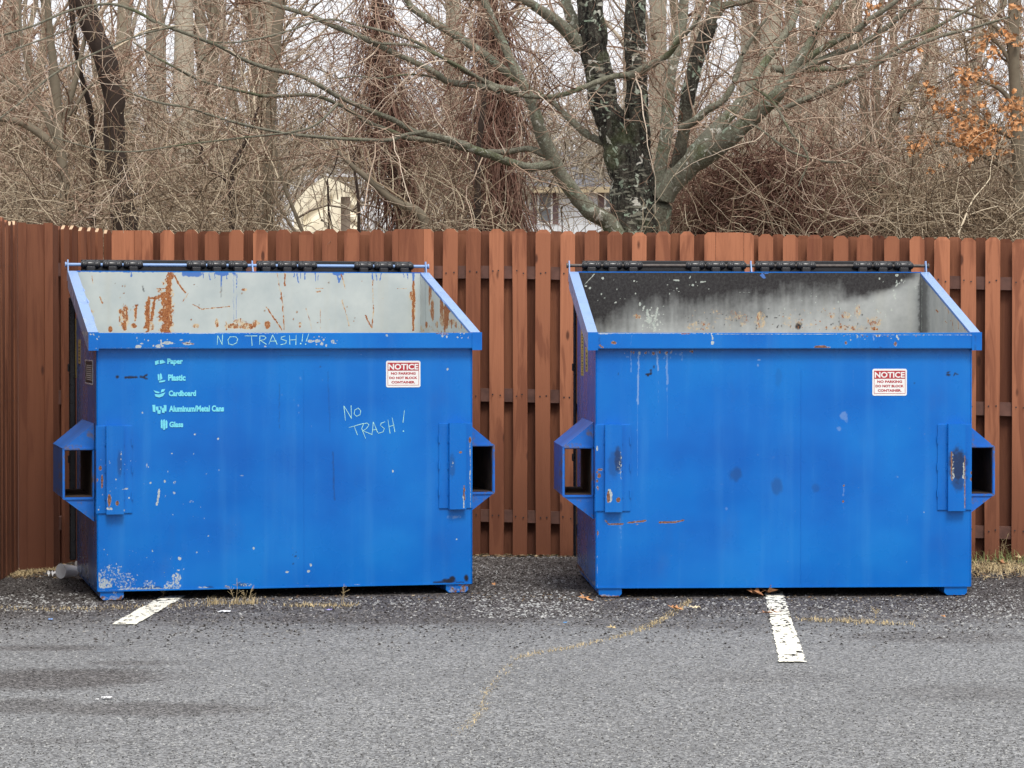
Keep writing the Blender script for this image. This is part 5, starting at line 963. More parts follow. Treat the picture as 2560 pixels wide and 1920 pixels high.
tree('crooked_tree', 'small crooked dark tree with one bent branch, left of the beige shelter', 'tree',
     [([(1650, 2400, 34), (1665, 1640, 30), (1660, 1450, 28), (1655, 1300, 28), (1668, 1200, 26), (1710, 1110, 22), (1750, 1030, 18), (1800, 900, 12), (1850, 760, 8)], 30, 9),
      ([(1645, 1350, 12), (1615, 1290, 13), (1565, 1245, 13), (1510, 1225, 12), (1465, 1180, 12), (1430, 1120, 10), (1445, 1060, 9), (1420, 1000, 5)], 24, 7),
      ([(1680, 1560, 12), (1700, 1490, 10), (1690, 1440, 6)], 8, 6)], 22.0, M['darkbark'], k1=5, L1=(0.3, 0.9), k2=4, tmat=M['brush'])
tree('slim_tree', 'straight brown trunk rising between the crooked tree and the beige shelter', 'tree',
     [([(1910, 2600, 44), (1915, 1650, 42), (1918, 1400, 40), (1925, 1150, 40), (1935, 900, 38), (1950, 600, 36), (1975, 300, 40), (1990, 100, 40), (2010, -80, 36)], 34, 10),
      ([(2220, 1800, 14, -.4), (2100, 1500, 15, -.4), (2030, 1320, 14, -.4), (1985, 1150, 12, -.4), (1960, 1000, 8, -.4)], 20, 6),
      ([(2140, 1700, 12, -.4), (1990, 1480, 12, -.4), (1945, 1400, 10, -.4), (1945, 1450, 12, -.4), (2010, 1360, 8, -.4), (2095, 1275, 7, -.4)], 20, 6)], 23.5, M['greybark'], k1=9, L1=(0.5, 1.5), k2=5, tmat=M['brush'])
tree('thin_tree', 'thin dark double stem crossing in front of the beige shelter', 'tree',
     [([(2360, 1900, 8), (2350, 1560, 8), (2345, 1350, 9), (2344, 1280, 6), (2390, 1200, 5), (2420, 1080, 4)], 20, 6), ([(2400, 1800, 6), (2375, 1640, 6), (2350, 1500, 6), (2344, 1380, 6)], 12, 5),
      ([(2570, 1900, 12), (2565, 1600, 13), (2560, 1400, 12), (2540, 1240, 11), (2530, 1120, 9), (2560, 1050, 5)], 20, 6)], 20.8, M['darkbark'], k1=5, L1=(0.15, 0.5), k2=2, tmat=M['brush'], k3=0.5)
tree('leaning_tree', 'grey lichened trunk leaning left out of the vine mass above the fence', 'tree',
     [([(3080, 1900, 46), (3050, 1650, 38), (3005, 1530, 36), (2900, 1470, 34), (2800, 1425, 30), (2715, 1350, 26), (2630, 1280, 24), (2560, 1220, 20), (2480, 1150, 16), (2420, 1080, 12), (2380, 1000, 8)], 40, 10)], 20.2, M['greybark'], k1=10, L1=(0.2, 0.8), k2=4, tmat=M['brush'])
tree('pole_tree', 'straight slim trunk hung with vines just right of the leaning trunk', 'tree',
     [([(3410, 2400, 26), (3412, 1640, 26), (3415, 1400, 24), (3420, 1150, 22), (3440, 900, 20), (3470, 600, 18), (3480, 200, 16), (3500, -100, 14)], 30, 9)], 21.0, M['darkbark'], k1=8, L1=(0.3, 1.0), k2=4, tmat=M['vine'])
tree('twin_tree', 'pale brown twin-stemmed tree standing right of the big tree', 'tree',
     [([(6200, 2600, 46, .4), (6200, 1650, 38, .4), (6205, 1300, 40, .4), (6200, 1050, 40, .4), (6180, 800, 34, .4), (6160, 500, 30, .4), (6145, 250, 26, .4), (6140, -80, 22, .4)], 34, 10),
      ([(6210, 1250, 34, .3), (6260, 1000, 30, .3), (6275, 750, 26, .3), (6265, 500, 24, .3), (6290, 200, 20, .3), (6310, -60, 16, .3)], 26, 9),
      ([(6290, 1330, 30), (6345, 1050, 30), (6400, 850, 30), (6490, 680, 28), (6590, 500, 26), (6650, 350, 22), (6700, 100, 16), (6720, -80, 12)], 30, 9),
      ([(6200, 1650, 26, -.4), (6230, 1450, 26, -.4), (6290, 1360, 30, -.4), (6230, 1310, 28, -.4), (6150, 1220, 20, -.4), (6080, 1150, 16, -.4), (5970, 1070, 14, -.4), (5900, 980, 10, -.4), (5860, 850, 7, -.4)], 30, 8),
      ([(6290, 1350, 28, -.4), (6360, 1325, 28, -.4), (6460, 1330, 26, -.4), (6550, 1370, 22, -.4), (6640, 1440, 16, -.4), (6700, 1540, 12, -.4)], 22, 8),
      ([(6300, 1560, 22, -.3), (6380, 1440, 24, -.3), (6430, 1340, 22, -.3), (6490, 1250, 18, -.3), (6500, 1100, 14, -.3), (6520, 900, 12, -.3), (6600, 700, 10, -.3)], 24, 8)], 21.8, M['greybark'], k1=12, L1=(0.4, 1.4), k2=6, tmat=M['twig'])
# vine-wrapped trees
def vine_tree(label, pts, depth, w_, n, seed):
    q = limb(pts, depth, 2.86, 0, 30); root = empty('vine_covered_tree', (float(q[0, 0]), depth, float(terrain(depth)))); tag(root, label, 'tree'); Or = np.array(root.location)
    mesh_tubes('trunk', [lim_tubes(q, 10)], M['darkbark'], root, Or)
    k = rng.integers(3, 29, n); f = rng.random(n)[:, None]; p = q[k, :3]*(1-f)+q[np.minimum(k+1, 29), :3]*f
    prof = w_*(0.7+0.5*rng.random(n)); a = rng.random(n)*2*np.pi; rr = np.sqrt(rng.random(n))*prof
    p0 = p + np.stack([np.cos(a)*rr, np.sin(a)*rr*0.7, 0*a], 1)
    d = np.stack([rng.normal(size=n)*0.30, rng.normal(size=n)*0.3, -1+0*a], 1)
    P, Rr = walk(p0, d, 0.5+1.4*rng.random(n), 0.004+0.005*rng.random(n)**3, 12, 0.13, -0.08, 0.0022)
    k = keep_clear(P, OPEN, 0.9); P, Rr = P[k], Rr[k]
    P2, R2 = spawn(P, Rr, 1.6, (0.2, 0.6), (20, 60), 8, 0, 1, 0.25, -0.05, 0.6, 0.002)
    mesh_tubes('vines', [(P, Rr, 3), (P2, R2, 3)], M['vine'], root, Or)
vine_tree('tall tree wrapped in a reddish curtain of hanging vines above the gap between the dumpsters', [(2960, 2400, 70), (2900, 1650, 66), (2860, 1400, 62), (2800, 1100, 56), (2740, 700, 48), (2720, 350, 40), (2705, 100, 38), (2700, -200, 30)], 23.0, 0.16, 620, 1)
vine_tree('second vine-wrapped tree close to the left side of the big lichened tree', [(3640, 2400, 40), (3620, 1500, 36), (3600, 1100, 34), (3590, 800, 30), (3570, 500, 30), (3540, 200, 28), (3520, -200, 24)], 22.2, 0.15, 600, 2)

# oak with dry orange leaves, right edge
oak, oq = tree('oak_tree', 'oak at the right edge still holding clumps of dry orange leaves', 'tree',
     [([(7300, 2600, 60), (7290, 1500, 50), (7270, 900, 44), (7250, 400, 40), (7240, -100, 36)], 30, 10),
      ([(7290, 1300, 24), (7150, 1180, 20), (6950, 1080, 14), (6750, 1020, 10), (6550, 1010, 7), (6490, 1060, 4)], 26, 7),
      ([(7270, 1000, 24), (7120, 920, 20), (6950, 850, 14), (6800, 790, 10), (6700, 760, 6)], 26, 7),
      ([(7260, 760, 22), (7150, 640, 18), (7000, 570, 12), (6850, 520, 9), (6700, 600, 6)], 26, 7),
      ([(7250, 500, 20), (7150, 330, 16), (7020, 250, 12), (6900, 300, 8)], 24, 7),
      ([(7250, 300, 18), (7000, 120, 14), (6700, 60, 9), (6300, 60, 7), (6150, 80, 5)], 26, 7)], 19.8, M['greybark'], k1=10, L1=(0.2, 0.7), k2=4, tmat=M['brush'])
lv = MB(); cl = [(6740, 770, 60, 26), (6790, 760, 45, 18), (6870, 880, 90, 40), (6960, 930, 80, 46), (7020, 990, 90, 46), (6900, 960, 60, 26), (7270, 720, 60, 40), (7300, 850, 60, 40), (7200, 800, 80, 26), (6920, 530, 60, 26), (6860, 560, 40, 12), (7000, 520, 50, 14), (7220, 260, 70, 26), (7020, 320, 40, 14), (7060, 250, 40, 12), (6960, 1080, 60, 30), (6860, 1020, 60, 22), (6570, 1020, 50, 22), (6620, 1010, 60, 22), (6520, 1060, 30, 12), (6650, 640, 30, 12), (6640, 620, 25, 8), (6230, 60, 30, 12), (7100, 380, 40, 12), (7170, 1100, 50, 12), (7050, 700, 50, 10), (6680, 1200, 25, 4), (6740, 1180, 25, 3), (7290, 60, 40, 10), (7230, 930, 50, 18), (7100, 950, 80, 24), (6980, 1000, 40, 14), (6570, 340, 30, 5), (6950, 690, 60, 12), (7110, 560, 60, 12)]
Or = np.array(oak.location)
for cx_, cy_, rr, nn_ in cl:
    for _ in range(int(nn_*1.15)):
        u = (cx_+random.gauss(0, rr*0.85))/2.86; v_ = (cy_+random.gauss(0, rr*0.6))/2.86; p = np.array(at(u, v_, 19.6+random.gauss(0, 0.25)))-Or
        L = random.uniform(0.022, 0.055); wd = L*random.uniform(0.35, 0.55)
        ax = Vector((random.gauss(0, 1), random.gauss(0, 1), random.gauss(-0.6, 0.8))).normalized(); sdv = ax.orthogonal().normalized(); sdv = (Matrix.Rotation(random.uniform(0, 6.28), 3, ax) @ sdv); up = ax.cross(sdv)
        P = Vector(p); pts = []
        for t, s_ in ((0, .08), (.2, .75), (.3, .42), (.48, 1.0), (.6, .5), (.75, .75), (1, .05)):
            cur = up*(0.35*L*math.sin(t*2.6)); pts.append((P+ax*L*t+cur+sdv*wd*s_+up*wd*s_*0.5, P+ax*L*t+cur, P+ax*L*t+cur-sdv*wd*s_+up*wd*s_*0.5))
        v = [q for tri in pts for q in tri]; f = []
        for i in range(6): f += [(3*i, 3*i+1, 3*i+4, 3*i+3), (3*i+1, 3*i+2, 3*i+5, 3*i+4)]
        lv.add(v, f)
lo = lv.build('leaves', [M['oakleaf']], oak)

# ------------------------------------------------------------------ shelter and house seen through the trees
SD = 80.0
def S_(u, v, d=SD): return at(u, v, d)
m, n, b = newmat('beige_tarp'); co = objco(n)
lk(n, ramp(n, noise(n, co, 1.5, 5, 0.6), [(0.35, (0.74, 0.67, 0.50)), (0.65, (0.80, 0.74, 0.58))]), b.inputs['Base Color']); b.inputs['Roughness'].default_value = 0.8
sh = empty('storage_shelter', tuple(S_(810, 576))); tag(sh, 'beige tarp shelter with a peaked roof showing above the fence between the bare trees', 'shelter'); SO = sh.location
def L_(u, v, d=SD): return tuple(S_(u, v, d)-SO)
mb = MB()
def panel(fn, nx, ny): mb.grid(lambda a, b_: np.array([fn(x, y) for x, y in zip(a, b_)]), nx, ny, 0)
gx = [733, 743, 813, 846, 885, 892]; 
def top(u): return float(np.interp(u, [735, 743, 813, 846, 885, 894], [520, 484, 441, 453, 476, 490]))
def gable(x, y):
    u = 736+(852-736)*x; uu = u+ (1-y)*(-3 if x < .1 else 0); t = top(u); v = 640+(t-640)*y
    fold = 0.12*math.exp(-((((u-770)*0.75+(v-548))/14.0)**2))*(1 if 760 < u < 830 else 0.3) + 0.02*math.sin(u*0.22+v*0.05)
    return L_(uu, v, SD+fold)
mb.grid(lambda a, b_: np.array([gable(x, y) for x, y in zip(a, b_)]), 60, 60, 0)
mb.grid(lambda a, b_: np.array([L_(876+(894-876)*x, 640+(top(876+18*x)-640)*y, SD+0.05*math.sin(30*y)) for x, y in zip(a, b_)]), 8, 40, 0)
mb.grid(lambda a, b_: np.array([L_(852+24*x, 492+(top(852+24*x)-492)*y, SD) for x, y in zip(a, b_)]), 6, 6, 0)
mb.build('front_panel', [m], sh)
mb = MB(); BK = SD+5
mb.add([L_(735, 520), L_(743, 484), L_(813, 441), L_(894, 488), L_(735+30, 524, BK), L_(743+30, 490, BK), L_(813+90, 444, BK), L_(894+60, 492, BK), L_(736, 640), L_(894, 640), L_(950, 640, BK)], [(0, 1, 5, 4), (1, 2, 6, 5)])
mb.build('roof_cover', [m], sh)
mb = MB(); mb.add([L_(840, 640, BK-1), L_(900, 640, BK-1), L_(900, 470, BK-1), L_(840, 470, BK-1)], [(0, 1, 2, 3)]); mb.build('rear_panel', [plain('shelter_rear', (0.30, 0.25, 0.20), .9, .4, 3)], sh)
mb = MB(); a, c_ = Vector(L_(813, 441)), Vector(L_(905, 443, BK)); mb.bar(a+Vector((0, 0, .05)), c_+Vector((0, 0, .05)), (0.04, 0.04), (0, 0, 1)); mb.build('ridge_pole', [M['paper']], sh)
tarp = MB(); gx0 = 925
tarp.grid(lambda a, b_: np.array([tuple(S_(922+62*x, 640+(float(np.interp(x, [0, .3, .6, 1], [516, 522, 532, 545]))-640)*y, SD+0.15*math.sin(20*x+7*y))) for x, y in zip(a, b_)]), 30, 20, 0)
tag(tarp.build('pale_tarp', [M['paper']]), 'pale tarpaulin sheet sagging in the brush right of the beige shelter', 'tarpaulin')

HDp = 95.0
def H_(u, v, d=HDp): return at(u, v, d)
ho = empty('white_house', tuple(H_(1400, 640))); tag(ho, 'white sided house with grey shingle roof glimpsed behind the big tree', 'house'); HO = ho.location
def h(u, v, d=HDp): return tuple(H_(u, v, d)-HO)
m, n, b = newmat('white_siding'); co = objco(n)
wv = node(n, 'ShaderNodeTexWave', wave_type='BANDS', bands_direction='Z', wave_profile='SAW'); wv.inputs['Scale'].default_value = 1.6; lk(n, co, wv.inputs['Vector'])
lk(n, ramp(n, noise(n, co, 1.0, 4), [(0.3, (0.70, 0.74, 0.78)), (0.7, (0.80, 0.82, 0.84))]), b.inputs['Base Color']); bump(n, b, wv.outputs['Fac'], 0.6, 0.03); siding = m
m, n, b = newmat('roof_shingle'); co = objco(n)
br = node(n, 'ShaderNodeTexBrick'); br.inputs['Scale'].default_value = 2.0; br.inputs['Color1'].default_value = (0.09, 0.09, 0.10, 1); br.inputs['Color2'].default_value = (0.15, 0.15, 0.165, 1); br.inputs['Mortar'].default_value = (0.05, 0.05, 0.05, 1); br.inputs['Row Height'].default_value = 0.4
mpp = node(n, 'ShaderNodeMapping'); mpp.inputs['Rotation'].default_value = (R(90), 0, 0); lk(n, co, mpp.inputs[0]); lk(n, mpp.outputs[0], br.inputs['Vector']); lk(n, br.outputs[0], b.inputs['Base Color']); b.inputs['Roughness'].default_value = 0.9; shingle = m
mb = MB(); mb.add([h(1150, 700), h(1580, 700), h(1580, 462), h(1150, 462), h(1150, 700, 103), h(1580, 700, 103), h(1580, 462, 103), h(1150, 462, 103)], [(0, 1, 2, 3), (1, 5, 6, 2), (0, 3, 7, 4), (4, 7, 6, 5)]); mb.build('wall', [siding], ho)
mb = MB(); mb.add([h(1135, 468, 94.4), h(1595, 468, 94.4), h(1595, 378, 99), h(1135, 378, 99), h(1135, 452, 103.6), h(1595, 452, 103.6)], [(0, 1, 2, 3), (3, 2, 5, 4)]); mb.build('roof', [shingle], ho)
mb = MB(); p, q = h(1135, 468, 94.35), h(1595, 468, 94.35); mb.box((p[0], p[1], p[2]-0.18), (q[0], p[1]+0.06, p[2]+0.02)); mb.build('gutter', [plain('gutter_tan', (0.40, 0.32, 0.20), 0.6, 0.15, 3)], ho)
shut = plain('shutter_brown', (0.16, 0.10, 0.10), 0.6, 0.2, 8); glass = plain('window_glass', (0.16, 0.17, 0.18), 0.15, 0.3, 3)
for (u0, u1) in ((1348, 1377), (1515, 1544)):
    p, q = h(u0, 556), h(u1, 484)
    mb = MB(); y = p[1]
    for (a, c_, d_, e_) in ((p[0]-.06, p[0], p[2]-.06, q[2]+.06), (q[0], q[0]+.06, p[2]-.06, q[2]+.06), (p[0], q[0], q[2], q[2]+.06), (p[0], q[0], p[2]-.06, p[2]), (p[0], q[0], (p[2]+q[2])/2-.03, (p[2]+q[2])/2+.03)): mb.box((a, y-.06, d_), (c_, y-.005, e_))
    wn = mb.build('window', [M['white']], ho); mb = MB(); mb.box((p[0], y-.03, p[2]), (q[0], y-.002, q[2])); mb.build('pane', [glass], wn)
    for (a, c_) in ((p[0]-.28, p[0]-.07), (q[0]+.07, q[0]+.26)):
        mb = MB(); mb.box((a, y-.045, p[2]-.05), (c_, y-.004, q[2]+.08)); mb.build('shutter', [shut], ho)

# ------------------------------------------------------------------ undergrowth: tangles nobody could count
def brush(name, label, d0, d1, n, vt, mat, rad, seglen=(0.4, 1.3), arch=0.5, clear=0.85, k2=2.0, z0=0.2, kind='stuff', slant=0.7, boxes=None):
    boxes = boxes or OPEN
    y = d0+(d1-d0)*rng.random(n); half = (1340/FPX)*y; x = (rng.random(n)*2-1)*half*1.35
    g = terrain(y); U = CX+FPX*x/y
    vtop = np.interp(U, vt[0], vt[1]); ztop_ = HC+(831-vtop)/FPX*y
    hfrac = rng.random(n)**0.85; z = g+z0+(ztop_-g-z0)*hfrac
    d = np.stack([rng.normal(size=n)*slant, rng.normal(size=n)*slant*0.8, np.abs(rng.normal(size=n))*0.9+0.1*rng.normal(size=n)], 1)
    P, Rr = walk(np.stack([x, y, z-0.3], 1), d, seglen[0]+(seglen[1]-seglen[0])*rng.random(n), rad*(0.35+rng.random(n)**3*1.6), 11, 0.17, -0.06*arch*2+0*n, 0.0022)
    k = keep_clear(P, boxes, clear); P, Rr = P[k], Rr[k]
    P2, R2 = spawn(P, Rr, k2, (0.12, 0.5), (25, 75), 7, 0.1, 1, 0.25, 0.0, 0.7, 0.0018)
    k = keep_clear(P2, boxes, clear); P2, R2 = P2[k], R2[k]
    o = mesh_tubes(name, [(P, Rr, 3, rng.random(len(P))**1.5), (P2, R2, 3, rng.random(len(P2)))], mat); tag(o, label, 'undergrowth', kind=kind); return o
flat = ([0, 2560], [400, 400])
brush('undergrowth', 'tangle of tan twigs and brambles rising just behind the fence', 17.4, 20.5, 4200, ([0, 300, 600, 700, 950, 1150, 1300, 1560, 1700, 2100, 2560], [330, 380, 400, 470, 480, 400, 470, 560, 470, 380, 320]), M['brush'], 0.0036, clear=0.90, k2=2.2)
brush('undergrowth', 'denser brown thicket further back among the trunks', 21, 29, 8400, ([0, 350, 700, 950, 1100, 1300, 1560, 1800, 2100, 2560], [190, 300, 340, 330, 260, 370, 420, 420, 400, 380]), M['brush'], 0.0046, clear=0.97, k2=2.6, seglen=(0.5, 1.8))
brush('undergrowth', 'hazy grey brown thicket at the back of the wood', 32, 50, 10500, ([0, 350, 700, 1200, 1500, 1900, 2560], [250, 320, 330, 310, 340, 380, 380]), M['brush_hazed'], 0.011, clear=0.90, boxes=[(725, 900, 440, 600), (1330, 1560, 475, 600), (905, 990, 505, 600)], k2=2.2, seglen=(0.8, 3.0), z0=0.5, slant=0.5)
brush('undergrowth', 'palest far thicket closing the view beyond the shelter and house', 106, 130, 6500, ([0, 600, 1250, 1500, 1900, 2560], [330, 360, 360, 330, 380, 400]), M['brush_hazed'], 0.022, clear=0.0, k2=2.0, seglen=(2.0, 7.0), z0=0.5, slant=0.5)
# reddish fine twigs of the upper layer
brush('undergrowth', 'fine reddish twigs filling the middle height of the wood', 22, 30, 2900, ([0, 700, 1400, 2560], [-20, -10, 0, 0]), M['twig'], 0.0040, clear=0.95, k2=2.6, seglen=(0.4, 1.4), z0=1.6, slant=0.9)

# vine mound right of the big tree
def mound(label, u, v, depth, rx, rz, n, mat):
    c0 = at(u, v, depth); root = empty('vine_mound', (c0.x, depth, float(terrain(depth)))); tag(root, label, 'shrub'); Or = np.array(root.location)
    a = rng.random(n)*2*np.pi; s = rng.random(n)**0.4; ph = np.arccos(rng.random(n)*0.98)
    p = np.stack([c0.x+np.cos(a)*np.sin(ph)*rx*s, depth+np.sin(a)*np.sin(ph)*rx*0.8*s, c0.z+np.cos(ph)*rz*s*(1+0.1*np.sin(3*a))], 1)
    nrm = unit(p-np.array([c0.x, depth, c0.z-0.3])); d = unit(np.cross(nrm, rng.normal(size=(n, 3))))+nrm*0.15
    P, Rr = walk(p, d, 0.3+0.7*rng.random(n), 0.0045*(0.4+rng.random(n)), 12, 0.22, -0.06, 0.002)
    mesh_tubes('vines', [(P, Rr, 3)], mat, root, Or)
    st, rs = walk(np.tile(np.array([c0.x, depth, float(terrain(depth))]), (8, 1))+rng.normal(size=(8, 3))*[.2, .2, 0], np.tile([0, 0, 1.], (8, 1))+rng.normal(size=(8, 3))*.2, np.full(8, c0.z+0.2), np.full(8, .015), 10, .1)
    mesh_tubes('stems', [(st, rs, 5)], mat, root, Or)
mound('rounded reddish mound of tangled vines right of the big tree, above the right dumpster', 1905, 640, 19.6, 0.62, 0.72, 2300, M['vine'])
mound('low brown vine tangle at the right, under the orange oak leaves', 2330, 640, 19.8, 0.80, 0.42, 1500, M['brush'])

# ------------------------------------------------------------------ far wood: bare trees, one by one
def proto(hh, seed, mat, tm, r0=0.09):
    global rng; rng = np.random.default_rng(seed)
    pts = [(0, 0, -0.5, r0)]
    for k in range(1, 8): pts.append((random.gauss(0, .10)*k*0.4, random.gauss(0, .08)*k*0.4, hh*k/7, r0*(1-0.10*k)))
    q = jitter_path(smooth_path(pts, 36), 0.1)
    a, ra = spawn(q[None, :, :3], q[None, :, 3], 20, (1.0, 3.4), (25, 60), 12, 0.12, 1.0, 0.12, 0.07, 0.38, 0.006, None, 0.03)
    b_, rb = spawn(a, ra, 3.4, (0.5, 1.6), (25, 60), 8, 0.1, 1.0, 0.18, 0.05, 0.6, 0.0045)
    c_, rc = spawn(b_, rb, 1.4, (0.25, 0.8), (25, 60), 6, 0.1, 1, 0.2, 0.04, 0.7, 0.0036)
    t = mesh_tubes('trunk', [lim_tubes(q, 8)], mat); c = mesh_tubes('crown', [(a, ra, 4), (b_, rb, 3), (c_, rc, 3)], tm)
    return t, c
protos = [proto(11, 11, M['palebark'], M['brush_hazed'], 0.13), proto(10, 12, M['greybark'], M['twig'], 0.09), proto(12, 13, M['palebark'], M['brush_hazed'], 0.16), proto(9, 14, M['greybark'], M['brush_hazed'], 0.07), proto(10, 15, M['greybark'], M['twig'], 0.11)]
rng = np.random.default_rng(77); rnd_ = random.Random(5)
ZONE = [(150, 'left of the forked tree'), (300, 'between the forked tree and the thick dark trunk'), (560, 'just right of the thick dark trunk'), (720, 'behind the crooked and slim trunks'), (960, 'above the beige shelter'),
        (1200, 'between the two vine-wrapped trees'), (1480, 'above the white house'), (1760, 'behind the limbs of the big tree'), (2060, 'over the reddish vine mound'), (2300, 'around the twin-stemmed tree'), (2440, 'through the orange oak leaves'), (2560, 'at the right edge behind the oak'), (9999, 'beyond the right edge past the oak')]
spots = [(325, 40, 0), (392, 42, 2), (470, 38, 2), (505, 45, 0), (540, 40, 3), (650, 44, 0), (1210, 45, 0), (30, 42, 2), (2070, 36, 4), (2210, 40, 1)]
for i in range(58): spots.append((rnd_.uniform(-260, 2820), rnd_.uniform(27, 60), rnd_.randrange(5)))
used = set()
for (u, d, k) in spots:
    if 685 < u < 935 or 1300 < u < 1570: continue
    t0, c0 = protos[k]; x = (u-CX)/FPX*d
    root = empty('bare_tree', (x, d, float(terrain(d))-0.05), rnd_.uniform(0, 6.28)); s = rnd_.uniform(0.85, 1.2); root.scale = (s, s, s)
    pale = k in (0, 2)
    zn = next(z for lim, z in ZONE if u < lim); col = 'pale grey' if pale else 'brown'; slim = 'stout' if k in (0, 2) and s > 1.02 else 'slim'
    tag(root, slim+' '+col+' bare far tree '+zn, 'tree', slim+' '+col+' far trees '+zn)
    if k in used: t, c = t0.copy(), c0.copy(); C.objects.link(t); C.objects.link(c)
    else: t, c = t0, c0; used.add(k)
    t.parent = root; c.parent = root
for k in range(5):
    if k not in used:
        for o in protos[k]: bpy.data.objects.remove(o)

# ------------------------------------------------------------------ things on the ground
def blades(name, label, pts_list, n, hgt, lean, mat, w=0.0022, cat='grass', spread=0.02):
    mb = MB(); rr = random.Random(len(name)+n)
    P = [gnd(*p) for p in pts_list]
    seg = [(a, b_) for a, b_ in zip(P[:-1], P[1:])]; Ls = [(b_-a).length for a, b_ in seg]; T = sum(Ls)
    for _ in range(n):
        t = rr.random()*T; i = 0
        while t > Ls[i] and i < len(Ls)-1: t -= Ls[i]; i += 1
        a, b_ = seg[i]; p = a+(b_-a)*(t/max(Ls[i], 1e-6)) + Vector((rr.gauss(0, spread), rr.gauss(0, spread), 0)); p.z = -0.003
        hh = hgt*rr.uniform(0.3, 1.2); az = rr.uniform(0, 6.28); d = Vector((math.cos(az), math.sin(az), 0)); sd_ = Vector((-d.y, d.x, 0))*w*rr.uniform(.6, 1.4)
        ln = lean*rr.uniform(0.3, 1.4); v = []
        for s in (0, .4, .75, 1): 
            q = p+d*hh*ln*s*s+Vector((0, 0, hh*s*(1-0.35*ln*s))); k = 1-s*0.85; v += [q-sd_*k, q+sd_*k]
        mb.add(v, [(0, 1, 3, 2), (2, 3, 5, 4), (4, 5, 7, 6)])
    o = mb.build(name, [mat]); tag(o, label, cat, kind='stuff'); return o
blades('dry_grass', 'line of dry yellow grass growing in the curved crack of the asphalt', [(1728, 1498), (1700, 1520), (1640, 1556), (1585, 1580), (1500, 1602), (1430, 1618), (1340, 1632), (1282, 1648)], 620, 0.020, 1.3, M['drygrass'], 0.0016, spread=0.014)
blades('dry_grass', 'sparse dry grass in the fainter end of the crack nearer the camera', [(1275, 1660), (1262, 1682), (1225, 1715), (1205, 1750), (1212, 1770), (1180, 1800), (1140, 1838)], 170, 0.018, 1.8, M['drygrass'], 0.0016, spread=0.012)
blades('dry_grass', 'dry tufts along the asphalt edge in front of the left dumpster', [(515, 1508), (640, 1508)], 200, 0.04, 0.7, M['drygrass'], 0.0016, spread=0.03)
blades('dry_grass', 'low straw-coloured grass left of the tufts, near the left painted line', [(0, 1520), (180, 1522), (400, 1516), (520, 1512)], 420, 0.02, 1.2, M['drygrass'], 0.0015, spread=0.06)
blades('dry_grass', 'low straw-coloured grass right of the tufts by the left dumpster', [(720, 1512), (880, 1514)], 260, 0.024, 1.2, M['drygrass'], 0.0015, spread=0.04)
blades('dry_grass', 'thin pale weeds in the seam right of the white line', [(2010, 1548), (2110, 1552), (2200, 1558), (2270, 1560)], 340, 0.024, 1.4, M['drygrass'], 0.0015, spread=0.04)
blades('grass_verge', 'shaggy dead grass against the fence at the right edge', [(2425, 1425), (2480, 1420), (2560, 1425), (2640, 1420)], 1900, 0.045, 1.5, M['drygrass'], 0.0020, spread=0.22)
blades('grass_verge', 'green blades among the dead grass at the right edge', [(2470, 1405), (2560, 1405)], 260, 0.09, 0.8, M['greengrass'], 0.002, spread=0.15)
blades('grass_verge', 'pale straw litter along the foot of the side fence', [(40, 1440), (75, 1428), (130, 1424), (165, 1420)], 900, 0.022, 2.0, M['drygrass'], 0.0022, spread=0.05)
blades('grass_verge', 'thin olive moss and grit line along the foot of the fence between the bins', [(1180, 1384), (1440, 1386)], 900, 0.012, 1.6, M['greengrass'], 0.002, spread=0.05)
def weed(u, v, hh, label):
    p = gnd(u, v); root = empty('dry_weed', tuple(p)); tag(root, label, 'weed'); P, Rr = walk(np.zeros((2, 3))+rng.normal(size=(2, 3))*[.004, .004, 0], np.array([[.05, 0, 1.], [-.12, 0, 1]]), np.array([hh, hh*.7]), np.array([.0013, .0012]), 10, .06, 0, .0008)
    Q, Qr = spawn(P, Rr, 7, (0.015, 0.05), (35, 70), 5, .3, 1, .15, .05, .8, .0007)
    mesh_tubes('stem', [(P, Rr, 4)], M['drygrass'], root); mesh_tubes('side_shoots', [(Q, Qr, 3)], M['drygrass'], root)
weed(590, 1506, 0.12, 'tallest dry weed stalk in front of the left dumpster'); weed(618, 1508, 0.085, 'bushy dry weed right of the tallest stalk'); weed(858, 1512, 0.10, 'lone dry weed near the middle of the left dumpster front'); weed(406, 1492, 0.05, 'small dry weed at the end of the left painted line'); weed(2190, 1545, 0.05, 'small dry weed in the seam right of the white line'); weed(2505, 1400, 0.16, 'green weed stalk by the fence at the right edge')

# gravel: pale angular chips
def gravel(name, label, boxes, mat, seed):
    rr = np.random.default_rng(seed); mb_v = []; mb_f = []; o = 0
    for (u0, u1, v0, v1, cnt, s0, s1) in boxes:
        for _ in range(cnt):
            v_ = v0+(v1-v0)*rr.beta(1.6, 1.6); p = np.array(gnd(rr.uniform(u0, u1), v_, 0)); s = rr.uniform(s0, s1)*rr.uniform(.5, 1.3)
            k = np.array([[1, 0, 0], [.3, .9, 0], [-.8, .5, 0], [-.7, -.6, 0], [.4, -.9, 0], [0, 0, .75]])*s*(0.7+0.6*rr.random((6, 1))); a = rr.uniform(0, 6.28); c_, s_ = math.cos(a), math.sin(a)
            k = k @ np.array([[c_, s_, 0], [-s_, c_, 0], [0, 0, rr.uniform(.5, 1)]]); q = k+p-[0, 0, 0.004]; q[5, :2] += rr.normal(size=2)*s*.3
            mb_v += q.tolist(); mb_f += [(o, o+1, o+5), (o+1, o+2, o+5), (o+2, o+3, o+5), (o+3, o+4, o+5), (o+4, o, o+5)]; o += 6
    mb = MB(); mb.add(mb_v, mb_f); ob = mb.build(name, [mat]); tag(ob, label, 'gravel', kind='stuff')
